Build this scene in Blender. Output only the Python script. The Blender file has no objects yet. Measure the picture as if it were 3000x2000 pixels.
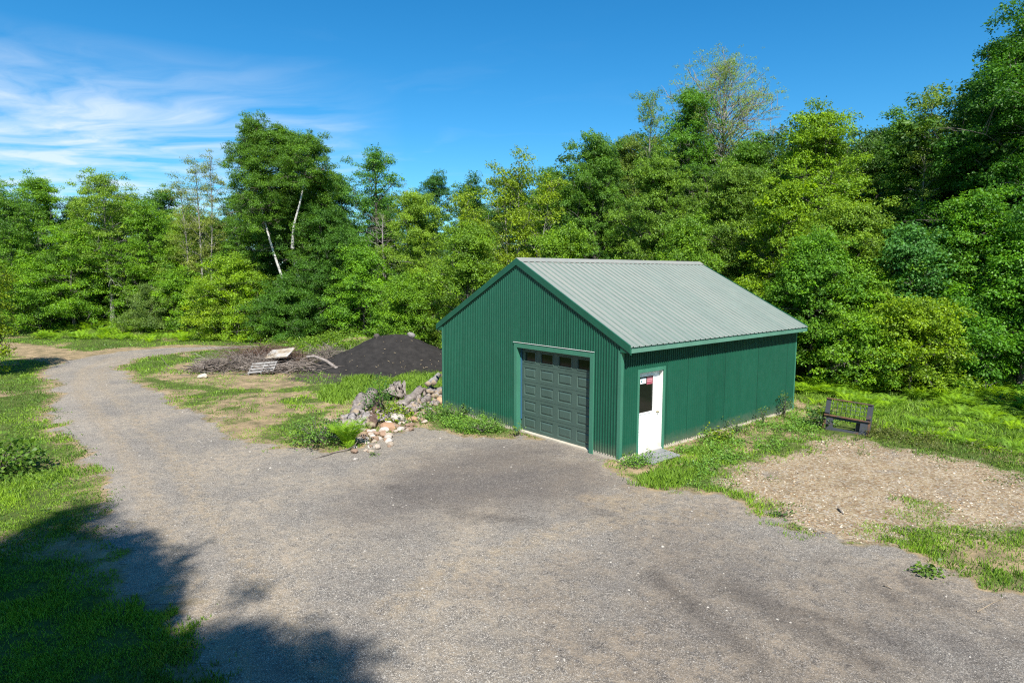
import bpy, bmesh, math, random
import numpy as np
C = bpy.context.scene.collection
R = math.radians
sc = bpy.context.scene
random.seed(4)

# ------------------------------------------------------------------ camera solved from the building's corners
F = 1833.45                      # focal length in pixels of the 3000 px wide photograph
CAM = np.array([9.584, -11.504, 4.5])
PITCH, YAW, ROLL = 0.108, -0.869, 0.0012
_fw = np.array([math.sin(YAW)*math.cos(PITCH), math.cos(YAW)*math.cos(PITCH), -math.sin(PITCH)])
_rt = np.array([math.cos(YAW), -math.sin(YAW), 0.0])
_up = np.cross(_rt, _fw)
FH = np.array([math.sin(YAW), math.cos(YAW)])    # horizontal heading
RH = _rt[:2]
K = 3000/2352.0
def ground_pt(px, py, z=0.0):
    """ground point seen at (px, py) of the 2352 px wide view"""
    d = (px*K-1500)/F*_rt - (py*K-1000)/F*_up + _fw
    return CAM + d*((z-CAM[2])/d[2])
def at_depth(px, py, dep):
    d = (px*K-1500)/F*_rt - (py*K-1000)/F*_up + _fw
    return CAM + d*dep
def at_height(px, dep):
    return at_depth(px, 784, dep)[:2]
def ud(u, d): return CAM[:2] + RH*u + FH*d

# ------------------------------------------------------------------ numpy noise
def _hash(ix, iy, s):
    h = (ix.astype(np.int64)*374761393 + iy.astype(np.int64)*668265263 + s*1442695041) & 0x7fffffff
    h = ((h ^ (h >> 13))*1274126177) & 0x7fffffff
    return ((h ^ (h >> 16)) & 0xffff)/65535.0
def vnoise(x, y, s=0):
    ix, iy = np.floor(x), np.floor(y); fx, fy = x-ix, y-iy
    fx = fx*fx*(3-2*fx); fy = fy*fy*(3-2*fy)
    a = _hash(ix, iy, s); b = _hash(ix+1, iy, s); c = _hash(ix, iy+1, s); d = _hash(ix+1, iy+1, s)
    return a+(b-a)*fx+(c-a)*fy+(a-b-c+d)*fx*fy
def fbm(x, y, s=0, o=4):
    r = 0; a = .5; t = 0
    for k in range(o):
        r = r + a*vnoise(x*2**k+17.3*k, y*2**k+9.1*k, s+k); t += a; a *= .5
    return r/t
def terrain(x, y):
    x = np.asarray(x, float); y = np.asarray(y, float)
    u = (x-CAM[0])*RH[0]+(y-CAM[1])*RH[1]; d = (x-CAM[0])*FH[0]+(y-CAM[1])*FH[1]
    z = 0.05*(fbm(x*.35, y*.35, 3)-.5)
    z = z + .75*np.exp(-((u+26.5)/4.5)**2-((d-47.5)/2.2)**2) + .35*np.exp(-((u+32)/4)**2-((d-48.5)/2)**2)
    z = z + .5*np.clip((d-44)/10, 0, 1)
    z = z + .75*np.exp(-((u+9.2)/3.4)**2-((d-37.0)/2.6)**2)          # green mound left of the dark pile
    k = np.clip(np.minimum.reduce([x+9.5, 2.0-x, y+1.8, 10.5-y])/1.2, 0, 1)  # flat under the garage
    return z*(1-k) - .012*k

# ------------------------------------------------------------------ zones of the ground
def W(poly): return np.array([ground_pt(*p)[:2] for p in poly])
Z = dict(
 road=[(480,1568),(415,1400),(330,1330),(262,1270),(243,1200),(236,1150),(222,1085),(190,1030),(150,990),(118,965),(108,935),(146,908),(122,880),(108,850),(150,832),(210,820),(270,810),(340,803),(420,799),(492,797),(560,795),(640,794),(640,799),(560,801),(470,803),(400,811),(300,826),(268,845),(300,872),(350,895),(400,930),(470,955),(530,985),(545,1008),(620,1022),(690,1035),(740,1040),(820,1027),(880,1005),(930,985),(980,980),(1040,992),(1100,1002),(1180,1000),(1240,1010),(1300,1000),(1419,1046),(1375,1058),(1410,1085),(1450,1110),(1500,1128),(1600,1132),(1680,1130),(1760,1168),(1850,1218),(1950,1245),(2060,1270),(2150,1300),(2250,1330),(2400,1365),(2800,1440),(3600,1560),(3600,1800),(400,1800)],
 sand=[(1640,1100),(1680,1065),(1800,1040),(1900,1012),(1990,1010),(2080,1030),(2200,1055),(2352,1090),(2800,1160),(2800,1250),(2352,1225),(2250,1224),(2150,1222),(2050,1232),(1950,1245),(1850,1218),(1760,1165),(1700,1140)],
 track=[(-60,786),(0,790),(40,793),(110,803),(190,812),(290,804),(400,797),(480,796),(480,802),(350,812),(240,826),(150,834),(95,824),(40,812),(0,808),(-60,800)],
 bare=[(440,925),(520,915),(600,905),(720,888),(800,895),(835,915),(820,960),(700,1000),(640,1012),(580,1018),(530,1000),(500,960)],
 brush=[(340,868),(400,838),(480,825),(560,850),(760,850),(760,885),(640,895),(520,890),(420,880)],
 rubble=[(740,950),(800,930),(900,915),(1030,890),(1030,965),(940,982),(870,1006),(820,1036),(770,1046),(745,1000)],
 lawnbare=[(-10,1240),(100,1215),(250,1238),(340,1330),(380,1400),(300,1380),(220,1285),(150,1268),(-10,1268)],
 strip=[(1400,1080),(1440,1060),(1600,1008),(1830,945),(1870,960),(1700,1020),(1640,1040),(1490,1090)],
 spill=[(650,872),(760,892),(900,884),(1000,866),(1030,850),(1030,800),(900,800),(700,850)],
 sideroad=[(100,930),(150,990),(225,1085),(235,1150),(245,1210),(330,1330),(480,1568),(560,1568),(420,1350),(330,1200),(260,1040),(190,930),(250,840),(180,830)],
 damp=[(830,1120),(950,1060),(1100,1020),(1240,1015),(1380,1065),(1430,1120),(1330,1165),(1150,1170),(950,1200),(840,1190)],
 coal=[(1380,1200),(1600,1170),(1900,1260),(2100,1310),(2500,1420),(3400,1700),(1500,1700),(1250,1500),(1300,1300)],
 rightbare=[(2030,1222),(2200,1212),(2352,1210),(2600,1210),(2600,1440),(2352,1352),(2200,1292)],
 verge2=[(215,1235),(320,1255),(420,1390),(520,1568),(400,1600),(300,1400),(240,1330)],
 tan=[(1350,1150),(1450,1125),(1535,1125),(1540,1150),(1420,1180)],
)
Z = {k: W(v) for k, v in Z.items()}
def sdist(P, poly):
    """signed distance (positive inside) of points to a polygon"""
    d2 = np.full(len(P), 1e18); ins = np.zeros(len(P), bool)
    n = len(poly)
    for i in range(n):
        a, b = poly[i], poly[(i+1) % n]
        e = b-a; w = P-a
        t = np.clip((w@e)/(e@e+1e-12), 0, 1)
        q = w-t[:, None]*e
        d2 = np.minimum(d2, (q*q).sum(1))
        c = (a[1] <= P[:, 1]) != (b[1] <= P[:, 1])
        with np.errstate(divide='ignore', invalid='ignore'):
            xi = a[0]+(P[:, 1]-a[1])*e[0]/(e[1] if e[1] else 1e-12)
        ins ^= c & (P[:, 0] < xi)
    return np.where(ins, 1, -1)*np.sqrt(d2)
RUTS = [[(1540,1285),(1660,1335),(1784,1393),(1900,1425),(2017,1453),(2100,1500),(2180,1568)], [(1620,1325),(1740,1390),(1850,1446),(1960,1495),(2060,1560)],
        [(1500,1320),(1600,1400),(1700,1480),(1800,1568)], [(2100,1330),(2200,1400),(2352,1480)], [(1900,1290),(2050,1370),(2200,1470),(2300,1568)], [(900,1120),(1050,1180),(1250,1200),(1400,1180)]]
RUTS = [W(r_) for r_ in RUTS]
TRK = [[(560,1568),(430,1330),(360,1180),(300,1060),(230,960),(180,900),(190,850),(260,822),(400,805)], [(760,1568),(590,1330),(480,1180),(400,1060),(310,960),(235,890),(235,850),(290,826),(420,806)], [(900,1400),(1050,1300),(1250,1230),(1450,1190),(1650,1180)]]
TRK = [W(r_) for r_ in TRK]
def linedist(P, L):
    d2 = np.full(len(P), 1e18)
    for a, b in zip(L[:-1], L[1:]):
        e = b-a; w = P-a; t = np.clip((w@e)/(e@e), 0, 1); q = w-t[:, None]*e; d2 = np.minimum(d2, (q*q).sum(1))
    return np.sqrt(d2)
def zones(P):
    x, y = P[:, 0], P[:, 1]
    n1 = (fbm(x*.9, y*.9, 11)-.5); n2 = (fbm(x*3.1, y*3.1, 23, 3)-.5)
    n3 = (fbm(x*7.3, y*7.3, 29, 2)-.5); jit = n1*1.2+n2*.8+n3*.45
    out = {}
    for k in Z: out[k] = sdist(P, Z[k])
    far = np.clip((np.hypot(x-CAM[0], y-CAM[1])-18)/25, 0, 1)
    j = jit*(1-.45*far)
    ss = lambda d, w: np.clip(.5+(d+j)/(2*w), 0, 1)
    m = {}
    m['road'] = ss(out['road'], .35); m['sand'] = ss(out['sand']+.15, .8); m['track'] = ss(out['track']+.6, .5)
    pat = np.clip((fbm(x*.75+3, y*.75, 13, 4)-.33)*5, .25, 1)
    m['bare'] = np.maximum.reduce([ss(out['bare'], .9)*.95*pat, ss(out['rubble'], .4), ss(out['brush'], .6),
                                   ss(out['lawnbare'], .5)*.85, ss(out['verge2'], .6)*.9, ss(out['rightbare'], .9)*.9, ss(out['strip']+.28, .25)*.95])
    m['spill'] = ss(out['spill'], .5); m['damp'] = ss(out['damp'], 1.1); m['coal'] = ss(out['coal'], 2.0)
    rd = np.minimum.reduce([linedist(P, r_) for r_ in RUTS])+n1*.5
    m['rut'] = np.exp(-(rd/.28)**2)*np.clip(.55+n1*2, .1, 1)
    m['side'] = ss(out['sideroad'], .9); td = np.minimum.reduce([linedist(P, r_) for r_ in TRK])+n1*.4; m['tan'] = np.maximum(ss(out['tan'], .6), .58*np.exp(-(td/.45)**2))
    thin = np.clip((fbm(x*.5+5, y*.5, 71, 3)-.60)*6, 0, 1)*.8       # worn bits of the lawn
    m['bare'] = np.maximum(m['bare'], thin*(m['road'] < .4))
    g = 1-np.maximum.reduce([m['road'], m['sand'], m['track'], m['bare']*.93, m['spill']*.97])
    verge = ss(out['road']+.55, .55)*.8                              # gravelly strip along the road edge
    m['bare'] = np.maximum(m['bare'], verge*(m['sand'] < .5)); m['grass'] = np.clip(g-.75*verge*(fbm(x*1.3, y*1.3, 47, 3) < .56), 0, 1)
    return m

# ------------------------------------------------------------------ mesh helpers
def link(o, parent=None):
    C.objects.link(o)
    if parent is not None: o.parent = parent
    return o
def np_mesh(name, V, faces, mats, parent=None, v=None, smooth=False, mi=None, loc=None, uvz=None):
    """faces: list of int arrays (n,k)"""
    me = bpy.data.meshes.new(name)
    V = np.asarray(V, np.float32)
    faces = [f for f in faces if len(f)]
    tot = [np.full(len(f), f.shape[1], np.int32) for f in faces]
    tot = np.concatenate(tot); idx = np.concatenate([np.asarray(f, np.int32).ravel() for f in faces])
    me.vertices.add(len(V)); me.vertices.foreach_set('co', V.ravel())
    me.loops.add(len(idx)); me.loops.foreach_set('vertex_index', idx)
    me.polygons.add(len(tot))
    st = np.concatenate([[0], np.cumsum(tot)[:-1]]).astype(np.int32)
    me.polygons.foreach_set('loop_start', st); me.polygons.foreach_set('loop_total', tot)
    if smooth: me.polygons.foreach_set('use_smooth', np.ones(len(tot), bool))
    for m in (mats if isinstance(mats, (list, tuple)) else [mats]): me.materials.append(m)
    if mi is not None: me.polygons.foreach_set('material_index', np.asarray(mi, np.int32))
    if v is not None:
        a = me.attributes.new('v', 'FLOAT', 'POINT'); a.data.foreach_set('value', np.asarray(v, np.float32))
    me.update(calc_edges=True); me.validate()
    o = bpy.data.objects.new(name, me)
    if loc is not None: o.location = loc
    return link(o, parent)
class MB:
    def __init__(s): s.v = []; s.f = []; s.m = []
    def quad(s, *p, m=0):
        n = len(s.v); s.v += [tuple(q) for q in p]; s.f.append(tuple(range(n, n+len(p)))); s.m.append(m)
    def box(s, x0, x1, y0, y1, z0, z1, m=0):
        n = len(s.v)
        s.v += [(x, y, z) for z in (z0, z1) for y in (y0, y1) for x in (x0, x1)]
        for f in ((0,2,3,1),(4,5,7,6),(0,1,5,4),(2,6,7,3),(0,4,6,2),(1,3,7,5)):
            s.f.append(tuple(n+i for i in f)); s.m.append(m)
    def prism(s, pts, axis, a0, a1, m=0):
        """polygon pts in the other two axes, extruded along axis"""
        def P(p, a):
            q = list(p); q.insert(axis, a); return tuple(q)
        n = len(s.v); k = len(pts)
        s.v += [P(p, a0) for p in pts]+[P(p, a1) for p in pts]
        s.f.append(tuple(range(n, n+k))); s.f.append(tuple(range(n+2*k-1, n+k-1, -1)))
        for i in range(k): s.f.append((n+i, n+(i+1) % k, n+k+(i+1) % k, n+k+i))
        s.m += [m]*(k+2)
    def tube(s, path, rad, n=8, m=0, cap=True, capm=None):
        V, Fq = tube_arr(np.array(path, float), np.array(rad, float), n)
        b = len(s.v); s.v += [tuple(q) for q in V]
        for f in Fq: s.f.append(tuple(b+int(i) for i in f)); s.m.append(m)
        if cap:
            cm = m if capm is None else capm
            L = len(path)
            s.f.append(tuple(b+i for i in range(n-1, -1, -1))); s.m.append(cm)
            s.f.append(tuple(b+(L-1)*n+i for i in range(n))); s.m.append(cm)
    def build(s, name, mats, parent=None, smooth=False, bevel=0, loc=None):
        me = bpy.data.meshes.new(name); me.from_pydata(s.v, [], s.f)
        for mt in (mats if isinstance(mats, (list, tuple)) else [mats]): me.materials.append(mt)
        me.polygons.foreach_set('material_index', s.m)
        bm = bmesh.new(); bm.from_mesh(me); bmesh.ops.recalc_face_normals(bm, faces=bm.faces); bm.to_mesh(me); bm.free()
        if smooth: me.polygons.foreach_set('use_smooth', [True]*len(me.polygons))
        o = bpy.data.objects.new(name, me); link(o, parent)
        if bevel:
            b = o.modifiers.new('bevel', 'BEVEL'); b.width = bevel; b.segments = 2; b.limit_method = 'ANGLE'
        if loc is not None: o.location = loc
        return o
def tube_arr(P, rad, n=6):
    T = np.gradient(P, axis=0); T /= np.linalg.norm(T, axis=1)[:, None]+1e-9
    ref = np.array([0, 0, 1.0]) if abs(T[0, 2]) < .9 else np.array([1.0, 0, 0])
    A = np.cross(T, ref); A /= np.linalg.norm(A, axis=1)[:, None]+1e-9
    B = np.cross(T, A)
    an = np.arange(n)*2*np.pi/n
    V = P[:, None]+rad[:, None, None]*(np.cos(an)[None, :, None]*A[:, None]+np.sin(an)[None, :, None]*B[:, None])
    i = np.arange(len(P)-1)[:, None]*n; j = np.arange(n)[None]; k = (j+1) % n
    Fq = np.stack([i+j, i+k, i+n+k, i+n+j], -1).reshape(-1, 4)
    return V.reshape(-1, 3), Fq
class Tubes:
    def __init__(s): s.V = []; s.F = []; s.n = 0; s.c = []
    def add(s, P, rad, n=5, v=0.5):
        V, f = tube_arr(np.asarray(P, float), np.asarray(rad, float), n)
        s.V.append(V); s.F.append(f+s.n); s.n += len(V); s.c.append(np.full(len(V), v))
    def build(s, name, mat, parent=None, loc=None):
        return np_mesh(name, np.concatenate(s.V), [np.concatenate(s.F)], mat, parent, v=np.concatenate(s.c), smooth=True, loc=loc)
def empty(name, loc=(0, 0, 0), rz=0):
    o = bpy.data.objects.new(name, None); o.location = tuple(loc); o.rotation_euler.z = rz
    o.empty_display_size = .3
    return link(o)
def tag(o, label=None, cat=None, group=None, kind=None):
    if label: o['label'] = label
    if cat: o['category'] = cat
    if group: o['group'] = group
    if kind: o['kind'] = kind
    return o
def copy_tree(o, parent=None):
    c = o.copy(); C.objects.link(c)
    if parent is not None: c.parent = parent
    for ch in [k for k in bpy.data.objects if k.parent == o and k.name in C.objects and k != c]:
        copy_tree(ch, c)
    return c

# ------------------------------------------------------------------ materials
def mat(name, col=(.5, .5, .5), rough=.6, spec=.5, metal=0.0):
    m = bpy.data.materials.new(name); m.use_nodes = True
    nt = m.node_tree; b = nt.nodes['Principled BSDF']
    b.inputs['Base Color'].default_value = (*col, 1); b.inputs['Roughness'].default_value = rough
    b.inputs['Specular IOR Level'].default_value = spec; b.inputs['Metallic'].default_value = metal
    return m, nt, b
class N:
    """small node-building helper"""
    def __init__(s, nt): s.nt = nt; s.L = nt.links
    def n(s, t, **kw):
        o = s.nt.nodes.new(t)
        for k, v in kw.items():
            if k.startswith('i_'):
                o.inputs[k[2:].replace('_', ' ')].default_value = v
            else: setattr(o, k, v)
        return o
    def l(s, a, b): s.L.new(a, b)
    def pos(s): return s.n('ShaderNodeNewGeometry').outputs['Position']
    def obj(s): return s.n('ShaderNodeTexCoord').outputs['Object']
    def scale(s, vec, sx, sy, sz):
        m = s.n('ShaderNodeMapping'); m.inputs['Scale'].default_value = (sx, sy, sz); s.l(vec, m.inputs['Vector']); return m.outputs[0]
    def noise(s, vec, sc_, det=3, rough=.55):
        t = s.n('ShaderNodeTexNoise'); t.inputs['Scale'].default_value = sc_; t.inputs['Detail'].default_value = det
        t.inputs['Roughness'].default_value = rough; s.l(vec, t.inputs['Vector']); return t.outputs['Fac']
    def voro(s, vec, sc_, feat='F1'):
        t = s.n('ShaderNodeTexVoronoi', feature=feat); t.inputs['Scale'].default_value = sc_; s.l(vec, t.inputs['Vector']); return t
    def ramp(s, fac, stops):
        r = s.n('ShaderNodeValToRGB'); e = r.color_ramp.elements
        while len(e) < len(stops): e.new(.5)
        for k, (p, c) in enumerate(stops):
            e[k].position = p; e[k].color = (*c, 1) if len(c) == 3 else c
        s.l(fac, r.inputs['Fac']); return r.outputs['Color']
    def rng(s, v, a, b, c=0., d=1.):
        m = s.n('ShaderNodeMapRange'); m.inputs['From Min'].default_value = a; m.inputs['From Max'].default_value = b
        m.inputs['To Min'].default_value = c; m.inputs['To Max'].default_value = d; s.l(v, m.inputs['Value']); return m.outputs[0]
    def math(s, op, a, b=0., c=None):
        m = s.n('ShaderNodeMath', operation=op)
        for k, q in enumerate((a, b) if c is None else (a, b, c)):
            if hasattr(q, 'links'): s.l(q, m.inputs[k])
            else: m.inputs[k].default_value = q
        return m.outputs[0]
    def mix(s, f, a, b, mode='MIX'):
        m = s.n('ShaderNodeMix', data_type='RGBA', blend_type=mode)
        for k, q in ((0, f), (6, a), (7, b)):
            if hasattr(q, 'links'): s.l(q, m.inputs[k])
            else: m.inputs[k].default_value = q if k == 0 else (*q, 1)
        return m.outputs[2]
    def bump(s, h, strength=.3, dist=.01):
        b = s.n('ShaderNodeBump'); b.inputs['Strength'].default_value = strength; b.inputs['Distance'].default_value = dist
        s.l(h, b.inputs['Height']); return b.outputs[0]
    def attr(s, name): return s.n('ShaderNodeAttribute', attribute_name=name)

def leaf_mat(name, col=None, trans=.40, tint=(1.35, 1.25, .45), rough=.5, var=.55, spec=.3):
    m, nt, b = mat(name, (.1, .2, .03), rough, spec); q = N(nt)
    if col is None: base = q.n('ShaderNodeObjectInfo').outputs['Color']
    else:
        rg = q.n('ShaderNodeRGB'); rg.outputs[0].default_value = (*col, 1); base = rg.outputs[0]
    v = q.attr('v').outputs['Fac']
    hs = q.n('ShaderNodeHueSaturation'); q.l(base, hs.inputs['Color'])
    q.l(q.rng(v, 0, 1, .515, .485), hs.inputs['Hue']); q.l(q.rng(v, 0, 1, 1-var*.75, 1+var), hs.inputs['Value'])
    q.l(q.rng(v, 0, 1, .92, 1.05), hs.inputs['Saturation'])
    q.l(hs.outputs[0], b.inputs['Base Color'])
    tr = q.n('ShaderNodeBsdfTranslucent'); q.l(q.mix(1., hs.outputs[0], tint, 'MULTIPLY'), tr.inputs['Color'])
    mx = q.n('ShaderNodeMixShader'); mx.inputs[0].default_value = trans
    q.l(b.outputs[0], mx.inputs[1]); q.l(tr.outputs[0], mx.inputs[2])
    q.l(mx.outputs[0], nt.nodes['Material Output'].inputs['Surface'])
    return m
LEAF = leaf_mat('leaf')
GRASS = leaf_mat('grass_blade', (.15, .265, .03), .35, (1.2, 1.2, .5), .5, .6)
FERN = leaf_mat('fern_frond', (.19, .345, .015), .35, var=.45)
WEED = leaf_mat('weed_leaf', (.12, .245, .03), .3, var=.5)

def bark_mat(name, c0, c1, sc_=9, stretch=.25, bands=None):
    m, nt, b = mat(name, c0, .9, .15); q = N(nt)
    p = q.scale(q.obj(), 1, 1, stretch)
    f = q.noise(p, sc_, 5, .7)
    col = q.ramp(f, [(.3, c0), (.7, c1)])
    if bands:
        p2 = q.scale(q.obj(), 1.2, 1.2, 5.5); f2 = q.noise(p2, 1.6, 4, .7)
        col = q.mix(q.rng(f2, .53, .58), col, bands)
        col = q.mix(q.rng(q.attr('v').outputs['Fac'], .3, .8), (.13, .11, .09), col)
    q.l(col, b.inputs['Base Color']); q.l(q.bump(f, .6, .02), b.inputs['Normal'])
    return m
BARK = bark_mat('grey_bark', (.055, .048, .04), (.17, .155, .135))
BARKP = bark_mat('pale_bark', (.13, .12, .105), (.30, .285, .26))
BIRCH = bark_mat('birch_bark', (.36, .345, .315), (.56, .55, .52), 6, .6, (.05, .045, .04))
DEAD = bark_mat('dead_wood', (.11, .095, .088), (.32, .295, .28), 12, .3)
TWIG = bark_mat('red_twigs', (.05, .032, .024), (.175, .115, .088), 8, .5)
BRANCH = bark_mat('grey_branches', (.06, .047, .038), (.27, .23, .20), 3, .5)
LOGB = bark_mat('weathered_log', (.085, .068, .058), (.30, .265, .24), 7, .35)
LOGE = bark_mat('log_end', (.16, .12, .08), (.33, .27, .20), 14, 1)

def painted(name, col, rough=.42, var=.14, dirt=(.16, .14, .1), dz=None, spec=.45):
    m, nt, b = mat(name, col, rough, spec); q = N(nt)
    p = q.pos(); f = q.noise(q.scale(p, 1, 1, .35), 2.3, 5, .65)
    lo = tuple(c*(1-var) for c in col); hi = tuple(c*(1+var) for c in col)
    c = q.ramp(f, [(.3, lo), (.7, hi)])
    sp = q.noise(p, 40, 3, .6)
    c = q.mix(q.rng(sp, .62, .75, 0, .25), c, tuple(min(1, x*1.25+.01) for x in col))
    if name == 'green_steel':   # every sheet has faded a little differently
        sx0 = q.n('ShaderNodeSeparateXYZ'); q.l(p, sx0.inputs[0])
        fl = q.math('FLOOR', q.math('MULTIPLY', q.math('ADD', sx0.outputs[0], sx0.outputs[1]), 1/.914))
        wn = q.n('ShaderNodeTexWhiteNoise', noise_dimensions='1D'); q.l(fl, wn.inputs['W'])
        c = q.mix(q.rng(wn.outputs['Value'], 0, 1, 0, .30), c, tuple(x*1.5+.004 for x in col))
        ln_ = q.math('FRACT', q.math('MULTIPLY', q.math('ADD', sx0.outputs[0], sx0.outputs[1]), 1/.914))
        c = q.mix(q.math('MULTIPLY', q.math('LESS_THAN', ln_, .022), .6), c, tuple(x*.45 for x in col))
    if dz:   # splashed soil just above the ground
        sx = q.n('ShaderNodeSeparateXYZ'); q.l(p, sx.inputs[0])
        h = q.math('ADD', q.rng(sx.outputs[2], .05, .55, .75, 0), q.math('MULTIPLY', q.math('SUBTRACT', q.noise(p, 6, 4, .7), .5), .6))
        c = q.mix(q.rng(h, .25, .8, 0, .45), c, dirt)
    q.l(c, b.inputs['Base Color'])
    q.l(q.rng(q.noise(p, 5, 3), .3, .7, rough-.07, rough+.1), b.inputs['Roughness'])
    q.l(q.bump(q.noise(q.scale(p, 1, 1, .5), 3.5, 2), .12, .02), b.inputs['Normal'])
    return m
M_WALL = painted('green_steel', (.0075, .066, .039), .40, .13, dz=True)
M_TRIM = painted('green_trim', (.040, .155, .10), .42, .10)
M_RAKE = painted('dark_green_trim', (.009, .075, .043), .40, .12)
M_FASC = painted('pale_green_fascia', (.085, .20, .145), .5, .12)
M_DOOR = painted('slate_green_door', (.05, .085, .07), .45, .08)
M_WHITE = painted('white_door_paint', (.80, .80, .78), .4, .04, (.32, .25, .16), dz=True)
M_JAMB = painted('white_jamb', (.66, .65, .62), .5, .1, (.25, .2, .13), dz=True)
M_CONC = painted('concrete', (.40, .36, .29), .9, .2, spec=.2)
def roof_mat():
    m, nt, b = mat('chalky_roof', (.3, .36, .3), .48, .4); q = N(nt)
    p = q.pos(); s = q.n('ShaderNodeSeparateXYZ'); q.l(p, s.inputs[0])
    st = q.noise(q.scale(p, .25, 3., .25), 1.0, 3, .5)
    bl = q.noise(p, .55, 4, .6)
    t = q.math('ADD', q.math('MULTIPLY', st, .65), q.math('MULTIPLY', bl, .45))
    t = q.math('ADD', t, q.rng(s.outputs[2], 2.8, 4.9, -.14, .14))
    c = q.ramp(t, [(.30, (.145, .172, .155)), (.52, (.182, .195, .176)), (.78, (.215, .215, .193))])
    c = q.mix(q.rng(q.noise(p, 30, 4, .7), .6, .8, 0, .3), c, (.16, .22, .165))
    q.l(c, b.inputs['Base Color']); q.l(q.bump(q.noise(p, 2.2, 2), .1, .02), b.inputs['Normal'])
    return m
M_ROOF = roof_mat()
M_FLANK = painted('unfaded_rib', (.115, .158, .135), .45, .15)
M_SCREW, _, _ = mat('screw_head', (.06, .10, .075), .5)
M_GLASS, _, _ = mat('dark_glass', (.008, .010, .008), .06, .3)
M_KNOB, _, _ = mat('brass_knob', (.45, .38, .26), .3, .5, .9)
M_RED, _, _ = mat('red_sticker', (.30, .07, .10), .4)
M_PAPER, _, _ = mat('white_sticker', (.78, .80, .80), .4)
M_TEAL, _, _ = mat('teal_print', (.02, .13, .16), .4)
M_PINK, _, _ = mat('faded_print', (.60, .32, .34), .4)
M_GREY, _, _ = mat('grey_print', (.45, .5, .52), .4)
M_BLUE = painted('blue_seal', (.03, .10, .17), .5)

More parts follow.
